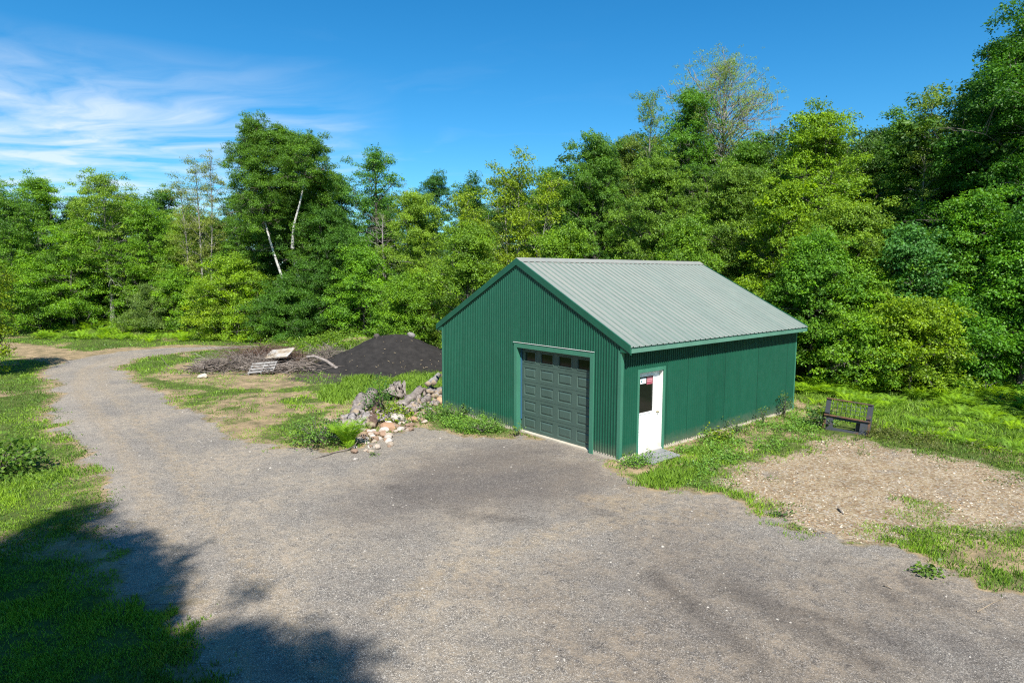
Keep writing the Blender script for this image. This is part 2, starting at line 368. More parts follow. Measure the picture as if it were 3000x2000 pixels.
# ------------------------------------------------------------------ ground sheet
def ground_mat():
    m, nt, b = mat('ground', (.2, .2, .2), .95, .15); q = N(nt)
    p = q.pos()
    za = q.n('ShaderNodeSeparateColor'); q.l(q.attr('za').outputs['Color'], za.inputs[0])
    zb = q.n('ShaderNodeSeparateColor'); q.l(q.attr('zb').outputs['Color'], zb.inputs[0])
    road, sand, bare = za.outputs; spill, side, tan = zb.outputs
    nf = q.math('SUBTRACT', q.noise(p, 7, 4, .7), .5)
    def edge(x, amp=.55): return q.rng(q.math('ADD', x, q.math('MULTIPLY', nf, amp)), .36, .64)
    # soil under the grass
    g = q.ramp(q.noise(p, 3.5, 5, .7), [(.3, (.035, .055, .012)), (.55, (.075, .105, .02)), (.75, (.13, .125, .05))])
    # bare dirt
    d = q.ramp(q.noise(p, 1.6, 6, .7), [(.28, (.09, .066, .036)), (.42, (.175, .14, .078)), (.54, (.27, .20, .115)), (.70, (.40, .295, .18))])
    v1 = q.voro(p, 38); d = q.mix(q.rng(q.n('ShaderNodeSeparateColor').outputs[0], 0, 1), d, d)
    # gravel: two sizes of stone in fines
    big = q.noise(p, .42, 5, .6); mid = q.noise(p, 1.9, 4, .65)
    t = q.math('ADD', q.math('MULTIPLY', big, .80), q.math('ADD', q.math('MULTIPLY', mid, .25), q.math('MULTIPLY', q.noise(p, 6.5, 5, .7), .17)))
    fines = q.ramp(t, [(.46, (.125, .112, .101)), (.545, (.205, .178, .149)), (.63, (.295, .245, .184)), (.73, (.39, .312, .22))])
    fines = q.mix(q.math('MULTIPLY', side, .75), fines, (.30, .265, .225))
    zc = q.n('ShaderNodeSeparateColor'); q.l(q.attr('zc').outputs['Color'], zc.inputs[0])
    fines = q.mix(q.math('MULTIPLY', q.rng(q.math('ADD', zc.outputs[0], q.math('MULTIPLY', q.math('SUBTRACT', mid, .5), .9)), .2, .9), .62), fines, (.085, .075, .072))
    fines = q.mix(q.math('MULTIPLY', q.rng(q.math('ADD', zc.outputs[1], q.math('MULTIPLY', q.math('SUBTRACT', mid, .5), .9)), .15, .85), .6), fines, (.08, .075, .075))
    fines = q.mix(q.math('MULTIPLY', edge(tan), .85), fines, (.33, .25, .155))
    vs = q.voro(p, 105); vb = q.voro(p, 55)
    cs = q.n('ShaderNodeSeparateColor'); q.l(vs.outputs['Color'], cs.inputs[0])
    cb = q.n('ShaderNodeSeparateColor'); q.l(vb.outputs['Color'], cb.inputs[0])
    st = q.ramp(cs.outputs[0], [(0, (.05, .047, .044)), (.35, (.115, .106, .096)), (.62, (.19, .17, .145)), (.84, (.30, .27, .225)), (.95, (.52, .48, .43))])
    m5 = q.noise(p, 4.5, 6, .75)
    gv = q.mix(q.rng(m5, .36, .62, .30, .92), fines, st)
    gv = q.mix(q.math('MULTIPLY', side, .35), gv, fines)
    gv = q.mix(q.math('MULTIPLY', q.math('MAXIMUM', zc.outputs[0], zc.outputs[1]), .35), gv, fines)
    sb = q.ramp(cb.outputs[1], [(0, (.09, .09, .095)), (.5, (.24, .225, .20)), (.9, (.36, .34, .30)), (1, (.46, .44, .40))])
    gv = q.mix(q.math('MULTIPLY', q.rng(cb.outputs[0], .90, .93, 0, .8), q.rng(mid, .3, .65)), gv, sb)
    # sandy stone patch
    sd = q.ramp(q.noise(p, 1.3, 5, .65), [(.3, (.16, .125, .078)), (.5, (.27, .21, .13)), (.72, (.35, .28, .18))])
    vz = q.voro(q.scale(p, 1, 1, 1), 30); cz = q.n('ShaderNodeSeparateColor'); q.l(vz.outputs['Color'], cz.inputs[0])
    zs = q.ramp(cz.outputs[1], [(0, (.10, .08, .06)), (.3, (.24, .15, .08)), (.6, (.34, .28, .21)), (.9, (.44, .40, .34)), (1, (.2, .2, .2))])
    sd = q.mix(q.rng(cz.outputs[0], .45, .5, 0, .7), sd, zs)
    lf = q.voro(p, 19); cl_ = q.n('ShaderNodeSeparateColor'); q.l(lf.outputs['Color'], cl_.inputs[0])
    sd = q.mix(q.rng(cl_.outputs[0], .80, .84, 0, .55), sd, (.15, .085, .04))
    sd = q.mix(q.math('MULTIPLY', q.rng(q.noise(p, .8, 4, .6), .58, .72), .6), sd, (.15, .14, .135))
    dk = q.math('ADD', zc.outputs[0], q.math('MULTIPLY', q.math('SUBTRACT', m5, .5), 1.9))
    gv = q.mix(q.rng(dk, .1, .9, 0, .48), gv, (.60, .56, .55), 'MULTIPLY')
    rk = q.math('ADD', zc.outputs[1], q.math('MULTIPLY', q.math('SUBTRACT', m5, .5), 2.0))
    gv = q.mix(q.rng(rk, .1, .9, 0, .5), gv, (.52, .50, .49), 'MULTIPLY')
    cd = q.math('ADD', zc.outputs[2], q.math('MULTIPLY', q.math('SUBTRACT', big, .5), 2.2))
    gv = q.mix(q.rng(cd, .25, .9, 0, .9), gv, (.70, .69, .70), 'MULTIPLY')
    c = q.mix(edge(bare), g, d)
    c = q.mix(edge(sand), c, sd)
    c = q.mix(edge(road), c, gv)
    c = q.mix(q.math('MULTIPLY', edge(spill), .85), c, q.ramp(q.noise(p, 14, 4), [(.3, (.022, .021, .020)), (.7, (.07, .062, .05))]))
    q.l(c, b.inputs['Base Color'])
    h = q.math('ADD', q.math('MULTIPLY', vs.outputs['Distance'], -.5), q.math('ADD', q.math('MULTIPLY', q.noise(p, 9, 5, .7), 1.6), q.math('MULTIPLY', m5, 2.2)))
    q.l(q.bump(h, .55, .03), b.inputs['Normal'])
    return m
M_GROUND = ground_mat()
def axis(segs, lo, hi):
    a = []
    for s0, s1, st in segs: a += list(np.arange(s0, s1, st))
    a.append(segs[-1][1])
    o = list(a); st = 1.; x = a[-1]
    while x < hi: x += st; st *= 1.35; o.append(x)
    st = 1.; x = a[0]; pre = []
    while x > lo: x -= st; st *= 1.35; pre.append(x)
    return np.array(pre[::-1]+o)
U = axis([(-46, -16, .3), (-16, 16, .13), (16, 34, .3)], -450, 450)
D = axis([(2, 20, .12), (20, 36, .2), (36, 64, .4)], -300, 600)
uu, dd = np.meshgrid(U, D)
GX = CAM[0]+RH[0]*uu+FH[0]*dd; GY = CAM[1]+RH[1]*uu+FH[1]*dd
GP = np.stack([GX.ravel(), GY.ravel()], 1)
gm = zones(GP)
def grid_faces(nr, nc):
    i = np.arange(nr-1)[:, None]*nc+np.arange(nc-1)[None]
    return np.stack([i, i+1, i+nc+1, i+nc], -1).reshape(-1, 4)
GF = grid_faces(len(D), len(U))
GZ = terrain(GP[:, 0], GP[:, 1])
rut = .03*(fbm(GP[:, 0]*1.7, GP[:, 1]*1.7, 41, 4)-.5)
GZ = GZ+rut*np.clip((abs(uu.ravel()) < 60), 0, 1)
GV = np.column_stack([GP, GZ])
def zone_attrs(me, m, idx=None):
    pick = (lambda a: a) if idx is None else (lambda a: a[idx])
    bare = np.maximum(m['bare'], m['track'])
    for nm, ch in (('za', (m['road'], m['sand'], bare)), ('zb', (m['spill'], m['side'], m['tan'])), ('zc', (m['damp'], m['rut'], m['coal']))):
        a = me.attributes.new(nm, 'FLOAT_COLOR', 'POINT')
        a.data.foreach_set('color', np.column_stack([pick(c) for c in ch]+[np.ones(len(pick(ch[0])))]).astype(np.float32).ravel())
g_o = np_mesh('ground', GV, [GF], M_GROUND, smooth=True); zone_attrs(g_o.data, gm); tag(g_o, kind='structure')
def sheet(name, mask, lift):
    fm = mask[GF].mean(1) > .5
    f = GF[fm]; idx = np.unique(f); inv = np.zeros(len(GV), np.int64); inv[idx] = np.arange(len(idx))
    V = GV[idx].copy(); V[:, 2] += lift
    o = np_mesh(name, V, [inv[f]], M_GROUND, smooth=True); zone_attrs(o.data, gm, idx); return tag(o, kind='structure')
sheet('gravel_road', gm['road'], .004)
sheet('stony_path', gm['sand']*(gm['road'] < .5), .004)
sheet('dirt_path', gm['track']*(gm['road'] < .5), .004)
def gz(x, y): return float(terrain(np.array([x]), np.array([y]))[0]+.03*(fbm(np.array([x*1.7]), np.array([y*1.7]), 41, 4)[0]-.5))
def on_ground(px, py):
    p = ground_pt(px, py); return (p[0], p[1], gz(p[0], p[1]))

# ------------------------------------------------------------------ garage
BW, BL, ZT, ZR, EO, FA, FB = 7.561, 8.806, 2.803, 4.895, .301, .040, .098
SL = (ZR-ZT)/(BW/2+EO); ZS = ZT-.157
def roofz(x): return ZR-SL*abs(x+BW/2)
gar = empty('garage', (0, 0, 0))
tag(gar, 'green metal garage with pale green ribbed roof and grey roll-up door', 'garage')
def ribs(u0, u1, pitch, base, rib, slope):
    out = [u0]; k = math.floor(u0/pitch)
    pts = [(u0, 0)]
    n0 = math.ceil((u0+.02)/pitch); n1 = math.floor((u1-.02)/pitch)
    for k in range(n0, n1+1):
        c = k*pitch
        for du, h in ((-rib/2-slope, 0), (-rib/2, 1), (rib/2, 1), (rib/2+slope, 0)):
            if u0 < c+du < u1: pts.append((c+du, h))
    pts.append((u1, 0)); return pts
def wall_strip(mb, u0, u1, zb, zt, place, extra=()):
    pts = ribs(u0, u1, .0865, .05, .016, .011)
    for e in extra:
        pts.append((e, 0))
    pts.sort()
    for (a, ha), (b, hb) in zip(pts, pts[1:]):
        mb.quad(place(a, ha*.02, zb(a)), place(b, hb*.02, zb(b)), place(b, hb*.02, zt(b)), place(a, ha*.02, zt(a)))
gx0, gx1, gzt = -3.903, -.847, 2.567
dy0, dy1, dzt = .607, 1.726, 2.16
MZ = .075
mb = MB()
fp = lambda u, h, z: (u, -h, z)
top = lambda u: roofz(u)-.05
wall_strip(mb, -BW, gx0+.07, lambda u: MZ, top, fp, (-BW/2,) if -BW/2 < gx0 else ())
wall_strip(mb, gx0+.07, gx1-.07, lambda u: gzt-.07, top, fp, (-BW/2,))
wall_strip(mb, gx1-.07, 0, lambda u: MZ, top, fp)
mb.build('front_wall', M_WALL, gar)
mb = MB(); sp = lambda u, h, z: (h*1.4, u, z); tops = lambda u: ZS+.09
wall_strip(mb, 0, dy0+.05, lambda u: MZ, tops, sp); wall_strip(mb, dy0+.05, dy1-.05, lambda u: dzt-.05, tops, sp)
wall_strip(mb, dy1-.05, BL, lambda u: MZ, tops, sp)
mb.build('side_wall', M_WALL, gar)
mb = MB(); wall_strip(mb, 0, BL, lambda u: MZ, tops, lambda u, h, z: (-BW-h, u, z)); mb.build('far_side_wall', M_WALL, gar)
mb = MB(); wall_strip(mb, -BW, 0, lambda u: MZ, top, lambda u, h, z: (u, BL+h, z), (-BW/2,)); mb.build('rear_wall', M_WALL, gar)
mb = MB()
t = .02
for a, b in ((-BW-.03, gx0+.1), (gx1-.1, .03)):
    mb.box(a, b, -.005, .18, -.35, MZ+.01)
mb.box(gx0+.1, gx1-.1, .03, .3, -.35, .03)
mb.box(-.18, .005, .181, dy0+.06, -.35, MZ+.01); mb.box(-.3, -.02, dy0+.06, dy1-.06, -.35, .02); mb.box(-.18, .005, dy1-.06, BL-.18, -.35, MZ+.01)
mb.box(-BW-.005, -BW+.18, .181, BL-.18, -.35, MZ+.01); mb.box(-BW-.005, .005, BL-.179, BL+.005, -.35, MZ+.01)
mb.build('foundation', M_CONC, gar)
# roof sheets
def roof_side(sg):
    mb = MB(); y0, y1 = -FA, BL+FB; xc = -BW/2
    pts = [(y0, 0)]
    n = int((y1-y0)/.2286)
    for k in range(n+1):
        c = y0+.06+k*.2286
        for du, h in ((-.034, 0), (-.014, 1), (.014, 1), (.034, 0)): 
            if c+du < y1: pts.append((c+du, h))
        for q in (.076, .152):
            for du, h in ((-.016, 0), (0, .22), (.016, 0)):
                if c+q+du < y1-.03: pts.append((c+q+du, h))
    pts.append((y1, 0))
    L = BW/2+EO+.03
    nz = (SL/math.hypot(1, SL), 1/math.hypot(1, SL))
    def P(s, y, h):
        o = h*.028
        return (xc+sg*(s+o*nz[0]), y, ZR-SL*s+o*nz[1])
    for (a, ha), (b, hb) in zip(pts, pts[1:]):
        mb.quad(P(.02, a, ha), P(L, a, ha), P(L, b, hb), P(.02, b, hb), m=2 if abs(ha-hb) > .5 else 0)
    for k in range(n+1):
        c = y0+.06+k*.2286+.045
        for r_ in range(9):
            s = .25+r_*(L-.35)/8
            if c > y1-.03: continue
            x, y, z = P(s, c, .1)
            mb.box(x-.008, x+.008, y-.008, y+.008, z-.004, z+.010, m=1)
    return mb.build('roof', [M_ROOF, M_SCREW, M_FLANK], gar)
roof_side(1); roof_side(-1)
mb = MB(); xc = -BW/2
for sg in (1, -1):
    a = [(xc+sg*.0, ZR+.052), (xc+sg*.17, ZR-SL*.17+.034), (xc+sg*.17, ZR-SL*.17+.022), (xc+sg*.0, ZR+.034)]
    mb.prism([(p[0], p[1]) for p in a], 1, -FA-.01, BL+FB+.01)
mb.build('ridge_cap', M_ROOF, gar)
# rake trim, fascia, soffit, eave returns
for sg in (1, -1):
    mb = MB(); x1 = xc+sg*(BW/2+EO+.005)
    for (yy0, yy1, hh, up) in ((-FA-.022, -FA+.012, .155, .035), (-FA+.012, -.001, .20, -.05)):
        zz = lambda x, o: roofz(x)+o
        pts = [(xc+sg*.0, ZR+up), (x1, zz(x1, up)), (x1, zz(x1, -hh)), (xc, ZR-hh)]
        mb.prism(pts, 1, yy0, yy1)
        mb.build('rake_trim' if yy0 < -FA else 'rake_flashing', M_RAKE, gar, bevel=.004); mb = MB()
    pts = [(xc, ZR+.03), (x1, roofz(x1)+.03), (x1, roofz(x1)-.15), (xc, ZR-.15)]
    mb.prism(pts, 1, BL+FB-.01, BL+FB+.02)
    mb.build('rear_rake', M_RAKE, gar, bevel=.004)
for sg in (1, -1):
    mb = MB(); xo = xc+sg*(BW/2+EO)
    mb.box(min(xo, xo-sg*.02), max(xo, xo-sg*.02), -FA+.013, BL+FB-.012, ZS, ZT-.004)
    mb.build('fascia', M_FASC, gar, bevel=.003)
for sg in (1, -1):
    mb = MB(); xo = xc+sg*(BW/2+EO-.021); xi = xc+sg*(BW/2+.016)
    mb.box(min(xo, xi), max(xo, xi), .002, BL+FB-.013, ZS+.006, ZS+.018)
    mb.build('soffit', M_RAKE, gar)
for sg in (1, -1):
    mb = MB(); xi = xc+sg*(BW/2+.0); xo = xc+sg*(BW/2+EO-.001)
    mb.prism([(xi, ZS), (xo, ZS), (xo, roofz(xo)-.156), (xi, roofz(xi)-.156)], 1, -FA+.0, -.002)
    mb.build('eave_return', M_RAKE, gar)
# corner trims
mb = MB()
mb.box(-.075, .022, -.024, -.015, .05, ZS+.03); mb.box(.0145, .024, -.0145, .07, .05, ZS+.03)
mb.build('corner_trim', M_TRIM, gar, bevel=.002); mb = MB()
mb.box(.0145, .024, BL-.07, BL+.02, .05, ZS+.03); mb.build('corner_trim', M_TRIM, gar, bevel=.002); mb = MB(); mb.box(-BW-.022, -BW+.06, -.024, -.015, .05, ZS+.1)
mb.build('corner_trim', M_TRIM, gar, bevel=.002)
# garage door opening: trim with deep jamb
mb = MB(); tw = .125; ry = .15
mb.box(gx0, gx0+tw, -.035, 0, -.03, gzt); mb.box(gx1-tw, gx1, -.035, 0, -.05, gzt)
mb.box(gx0+tw, gx1-tw, -.035, 0, gzt-tw-.02, gzt)
mb.box(gx0+tw-.02, gx0+tw, .0, ry, -.02, gzt-tw); mb.box(gx1-tw, gx1-tw+.02, .0, ry, -.02, gzt-tw)
mb.box(gx0+tw, gx1-tw, .0, ry, gzt-tw-.02, gzt-tw)
o = mb.build('door_trim', M_TRIM, gar, bevel=.003)
mb = MB(); mb.box(gx0-.02, gx1+.02, -.05, -.036, gzt+.001, gzt+.012); mb.build('drip_edge', M_JAMB, gar)
mb = MB(); mb.box(gx0+tw, gx0+tw+.04, ry-.035, ry-.01, .35, gzt-tw-.05); mb.build('weather_seal', M_BLUE, gar)
# overhead door: five sections of four raised panels, top one glazed
X0, X1, Z0, Z1 = gx0+tw+.002, gx1-tw-.002, .035, gzt-tw-.022
mb = MB(); yd = ry
rows = 5; hsec = (Z1-Z0)/rows; colw = (X1-X0)/4
panes = []
def loop(x0, x1, z0, z1, y): return [(x0, y, z0), (x1, y, z0), (x1, y, z1), (x0, y, z1)]
for r_ in range(rows):
    for c in range(4):
        xa, xb = X0+c*colw, X0+(c+1)*colw; za, zb = Z0+r_*hsec+.003, Z0+(r_+1)*hsec-.003
        mx0 = .095 if c else .13; mx1 = .095 if c < 3 else .13
        ax, bx, az, bz = xa+mx0, xb-mx1, za+.085, zb-.085
        if r_ < 4:
            ls = [loop(xa, xb, za, zb, yd), loop(ax, bx, az, bz, yd), loop(ax+.012, bx-.012, az+.012, bz-.012, yd+.016),
                  loop(ax+.03, bx-.03, az+.03, bz-.03, yd+.016), loop(ax+.062, bx-.062, az+.062, bz-.062, yd+.001)]
        else:
            az -= .01
            ls = [loop(xa, xb, za, zb, yd), loop(ax-.01, bx+.01, az-.01, bz+.01, yd), loop(ax, bx, az, bz, yd-.012), loop(ax+.022, bx-.022, az+.022, bz-.022, yd-.012),
                  loop(ax+.034, bx-.034, az+.034, bz-.034, yd+.02)]
        for la, lb in zip(ls, ls[1:]):
            for i in range(4):
                j = (i+1) % 4; mb.quad(la[i], la[j], lb[j], lb[i])
        if r_ < 4: mb.quad(*ls[-1])
        else: panes.append((ax+.034, bx-.034, az+.034, bz-.034))
    zg = Z0+r_*hsec
    if r_: mb.box(X0, X1, yd+.008, yd+.03, zg-.003, zg+.003)
mb.box(X0, X1, yd+.032, yd+.05, Z0, Z1)
od = mb.build('overhead_door', M_DOOR, gar)
for k, (a, b_, c, d) in enumerate(panes):
    mb = MB(); mb.box(a-.002, b_+.002, yd+.019, yd+.025, c-.002, d+.002); mb.build('window', M_GLASS, od)
mb = MB(); mb.box(X0, X1, yd+.004, yd+.03, .031, .036); mb.build('bottom_seal', M_JAMB, od)
# entry door in the side wall
mb = MB(); tw = .075
mb.box(0, .032, dy0, dy0+tw, -.02, dzt); mb.box(0, .032, dy1-tw, dy1, -.02, dzt); mb.box(0, .032, dy0+tw, dy1-tw, dzt-tw-.01, dzt)
mb.build('entry_trim', M_TRIM, gar, bevel=.003)
mb = MB(); jr = -.13
mb.box(jr, 0, dy0+tw-.02, dy0+tw+.018, .0, dzt-tw-.01); mb.box(jr, 0, dy1-tw-.018, dy1-tw+.02, .0, dzt-tw-.01)
mb.box(jr, 0, dy0+tw+.018, dy1-tw-.018, dzt-tw-.035, dzt-tw-.01); mb.box(jr, .03, dy0+tw, dy1-tw, .021, .05)
mb.build('door_jamb', M_JAMB, gar)
ya, yb, z1 = dy0+tw+.02, dy1-tw-.02, dzt-tw-.037
xd = -.105; wy0, wy1, wz0, wz1 = ya+.115, yb-.24, 1.02, z1-.10
mb = MB()
mb.box(xd-.04, xd, ya, wy0, .052, z1); mb.box(xd-.04, xd, wy1, yb, .052, z1)
mb.box(xd-.04, xd, wy0, wy1, .052, wz0); mb.box(xd-.04, xd, wy0, wy1, wz1, z1)
for a, b_, c, d in ((wy0-.03, wy0+.006, wz0-.03, wz1+.03), (wy1-.006, wy1+.03, wz0-.03, wz1+.03), (wy0+.006, wy1-.006, wz0-.03, wz0+.006), (wy0+.006, wy1-.006, wz1-.006, wz1+.03)):
    mb.box(xd, xd+.014, a, b_, c, d)
for za_, zb_ in ((.2, .50), (.56, .86)):
    for a, b_, c, d in ((ya+.1, yb-.1, za_, za_+.012), (ya+.1, yb-.1, zb_-.012, zb_), (ya+.1, ya+.112, za_+.012, zb_-.012), (yb-.112, yb-.1, za_+.012, zb_-.012)):
        mb.box(xd, xd+.006, a, b_, c, d)
ed = mb.build('entry_door', M_WHITE, gar)
mb = MB(); mb.box(xd-.025, xd-.012, wy0-.005, wy1+.005, wz0-.005, wz1+.005); mb.build('window', M_GLASS, ed)
mb = MB()
mb.tube([(xd, yb-.065, .98), (xd+.012, yb-.065, .98)], [.03, .03], 16); mb.tube([(xd+.012, yb-.065, .98), (xd+.03, yb-.065, .98), (xd+.045, yb-.065, .98), (xd+.065, yb-.065, .98), (xd+.07, yb-.065, .98)], [.012, .012, .028, .026, .012], 16)
mb.build('knob', M_KNOB, ed, smooth=True)
sx = xd-.0115
mb = MB(); s0, s1, t0, t1 = wy0+.07, wy0+.30, wz1-.185, wz1-.045
mb.box(sx, sx+.002, s0, s1, t0, t1)
mb.quad((sx+.0025, s0+.02, t0+.03), (sx+.0025, s0+.075, t0+.03), (sx+.0025, s0+.048, t1-.015), m=1)
for k in range(3): mb.box(sx+.002, sx+.003, s0+.09, s1-.025-.03*(k == 2), t1-.045-k*.032, t1-.032-k*.032, m=2)
mb.build('white_notice', [M_PAPER, M_TEAL, M_GREY], ed)
mb = MB(); s0, s1, t0, t1 = wy0+.325, wy1-.01, wz1-.225, wz1-.02
mb.box(sx, sx+.002, s0, s1, t0, t1)
for k in range(3): mb.box(sx+.002, sx+.003, s0+.02, s1-.02, t1-.04-k*.045, t1-.025-k*.045, m=1)
mb.build('red_notice', [M_RED, M_PINK], ed)

# step of weathered slats at the entry door
M_STEP = painted('galvanised_step', (.18, .185, .185), .5, .2)
p = ground_pt(1512, 1052); stp = MB()
for k in range(6):
    yk = 0+k*0; x0_ = -.30+k*.10
    stp.box(x0_, x0_+.085, -.52, .52, .03, .055+.004*(k % 2))
stp.box(-.30, .285, -.50, -.44, -.03, .029); stp.box(-.30, .285, .44, .50, -.03, .029)
so = stp.build('door_step', M_STEP, None, bevel=.004, loc=(p[0]-.03, p[1], gz(p[0], p[1])+.02)); so.rotation_euler = (R(2), R(3), R(-4))
tag(so, 'grey slatted step lying on the ground below the white door', 'step')

# ------------------------------------------------------------------ foliage
def leaves(rng, cen, sig, n, ln, up=.75, out=None, outw=.4, droop=.25, wf=.62, flat=.4):
    """cen (k,3) cluster centres, sig (k,) radii, n leaves each; returns V, F, v"""
    k = len(cen); idx = np.repeat(np.arange(k), n); m = len(idx)
    s = sig[idx][:, None]
    off = rng.normal(0, 1, (m, 3))*s*np.array([1, 1, flat])
    off[:, 2] -= .35*(off[:, 0]**2+off[:, 1]**2)/(s[:, 0]+1e-6)*.5
    P = cen[idx]+off
    N_ = rng.normal(0, .55, (m, 3)); N_[:, 2] += up
    if out is not None: N_ += out[idx]*outw
    N_ /= np.linalg.norm(N_, axis=1)[:, None]
    A = rng.normal(0, 1, (m, 3))+off/(s+1e-6)*.7; A[:, 2] -= droop*2
    A -= (A*N_).sum(1)[:, None]*N_; A /= np.linalg.norm(A, axis=1)[:, None]+1e-9
    B = np.cross(N_, A)
    L = (ln*rng.uniform(.65, 1.25, m))[:, None]
    V = np.stack([P, P+A*L*.45+B*L*wf*.5-N_*L*.08, P+A*L, P+A*L*.45-B*L*wf*.5-N_*L*.08], 1).reshape(-1, 3)
    Fq = np.arange(m*4).reshape(-1, 4)
    cv = rng.normal(.5, .16, k)[idx]+rng.normal(0, .14, m)
    return V, Fq, np.repeat(np.clip(cv, 0, 1), 4)
def clumps(rng, cen, cr, ln, out, cover=1.15, wf=.62, flat=.55, coh=.55, up=.45, droop=.3):
    """leafy boughs: every clump is a shaggy flattened dome of leaves that face outward and up"""
    area = 2*np.pi*cr**2*(.5+.5*flat); nl = np.maximum(6, (area/(ln*ln*wf*.5)*cover*.62).astype(int))
    idx = np.repeat(np.arange(len(cen)), nl); m = len(idx)
    D = rng.normal(0, 1, (m, 3)); D[:, 2] = np.where(D[:, 2] < -.25, -D[:, 2]*.6, D[:, 2]); D += out[idx]*.25
    D /= np.linalg.norm(D, axis=1)[:, None]
    rad = cr[idx]*(.45+.62*np.sqrt(rng.random(m)))*(1+.35*np.sin(5*D[:, 0]+4*D[:, 1]+3*D[:, 2]+idx*1.7))
    off = D*rad[:, None]*np.array([1, 1, flat])
    P = cen[idx]+off
    N_ = D*np.array([1, 1, 1/flat**.5])*coh+rng.normal(0, .46, (m, 3)); N_[:, 2] += up
    N_ /= np.linalg.norm(N_, axis=1)[:, None]
    A = D*np.array([1, 1, .2])+rng.normal(0, .6, (m, 3)); A[:, 2] -= droop*1.6
    A -= (A*N_).sum(1)[:, None]*N_; A /= np.linalg.norm(A, axis=1)[:, None]+1e-9
    B = np.cross(N_, A); L = (ln*rng.uniform(.65, 1.25, m))[:, None]
    V = np.stack([P, P+A*L*.45+B*L*wf*.5-N_*L*.08, P+A*L, P+A*L*.45-B*L*wf*.5-N_*L*.08], 1).reshape(-1, 3)
    cv = rng.normal(.5, .13, len(cen))[idx]+rng.normal(0, .15, m)
    return V, np.arange(m*4).reshape(-1, 4), np.repeat(np.clip(cv, 0, 1), 4)
def spline(pts, n=14):
    pts = np.array(pts, float); t = np.linspace(0, len(pts)-1, n); i = np.minimum(t.astype(int), len(pts)-2); f = (t-i)[:, None]
    p0 = pts[np.maximum(i-1, 0)]; p1 = pts[i]; p2 = pts[i+1]; p3 = pts[np.minimum(i+2, len(pts)-1)]
    return .5*((2*p1)+(-p0+p2)*f+(2*p0-5*p1+4*p2-p3)*f**2+(-p0+3*p1-3*p2+p3)*f**3)
PROF = {
 'oval': lambda u: np.sqrt(np.clip(1-((u-.42)/.60)**2, .04, 1)),
 'dome': lambda u: np.sqrt(np.clip(1-(u/1.05)**2.6, .10, 1))*(.82+.18*np.minimum(1, u*4)),
 'column': lambda u: np.sqrt(np.clip(1-(u/1.05)**5, .08, 1))*(.85+.15*np.minimum(1, u*4)),
 'cone': lambda u: np.clip(1.02-u*.85, .12, 1)*(.7+.3*np.minimum(1, u*5)),
 'vase': lambda u: (.35+.65*np.minimum(1, u*1.5))*np.sqrt(np.clip(1-np.clip((u-.55)/.5, 0, 1)**2, .05, 1)),
}
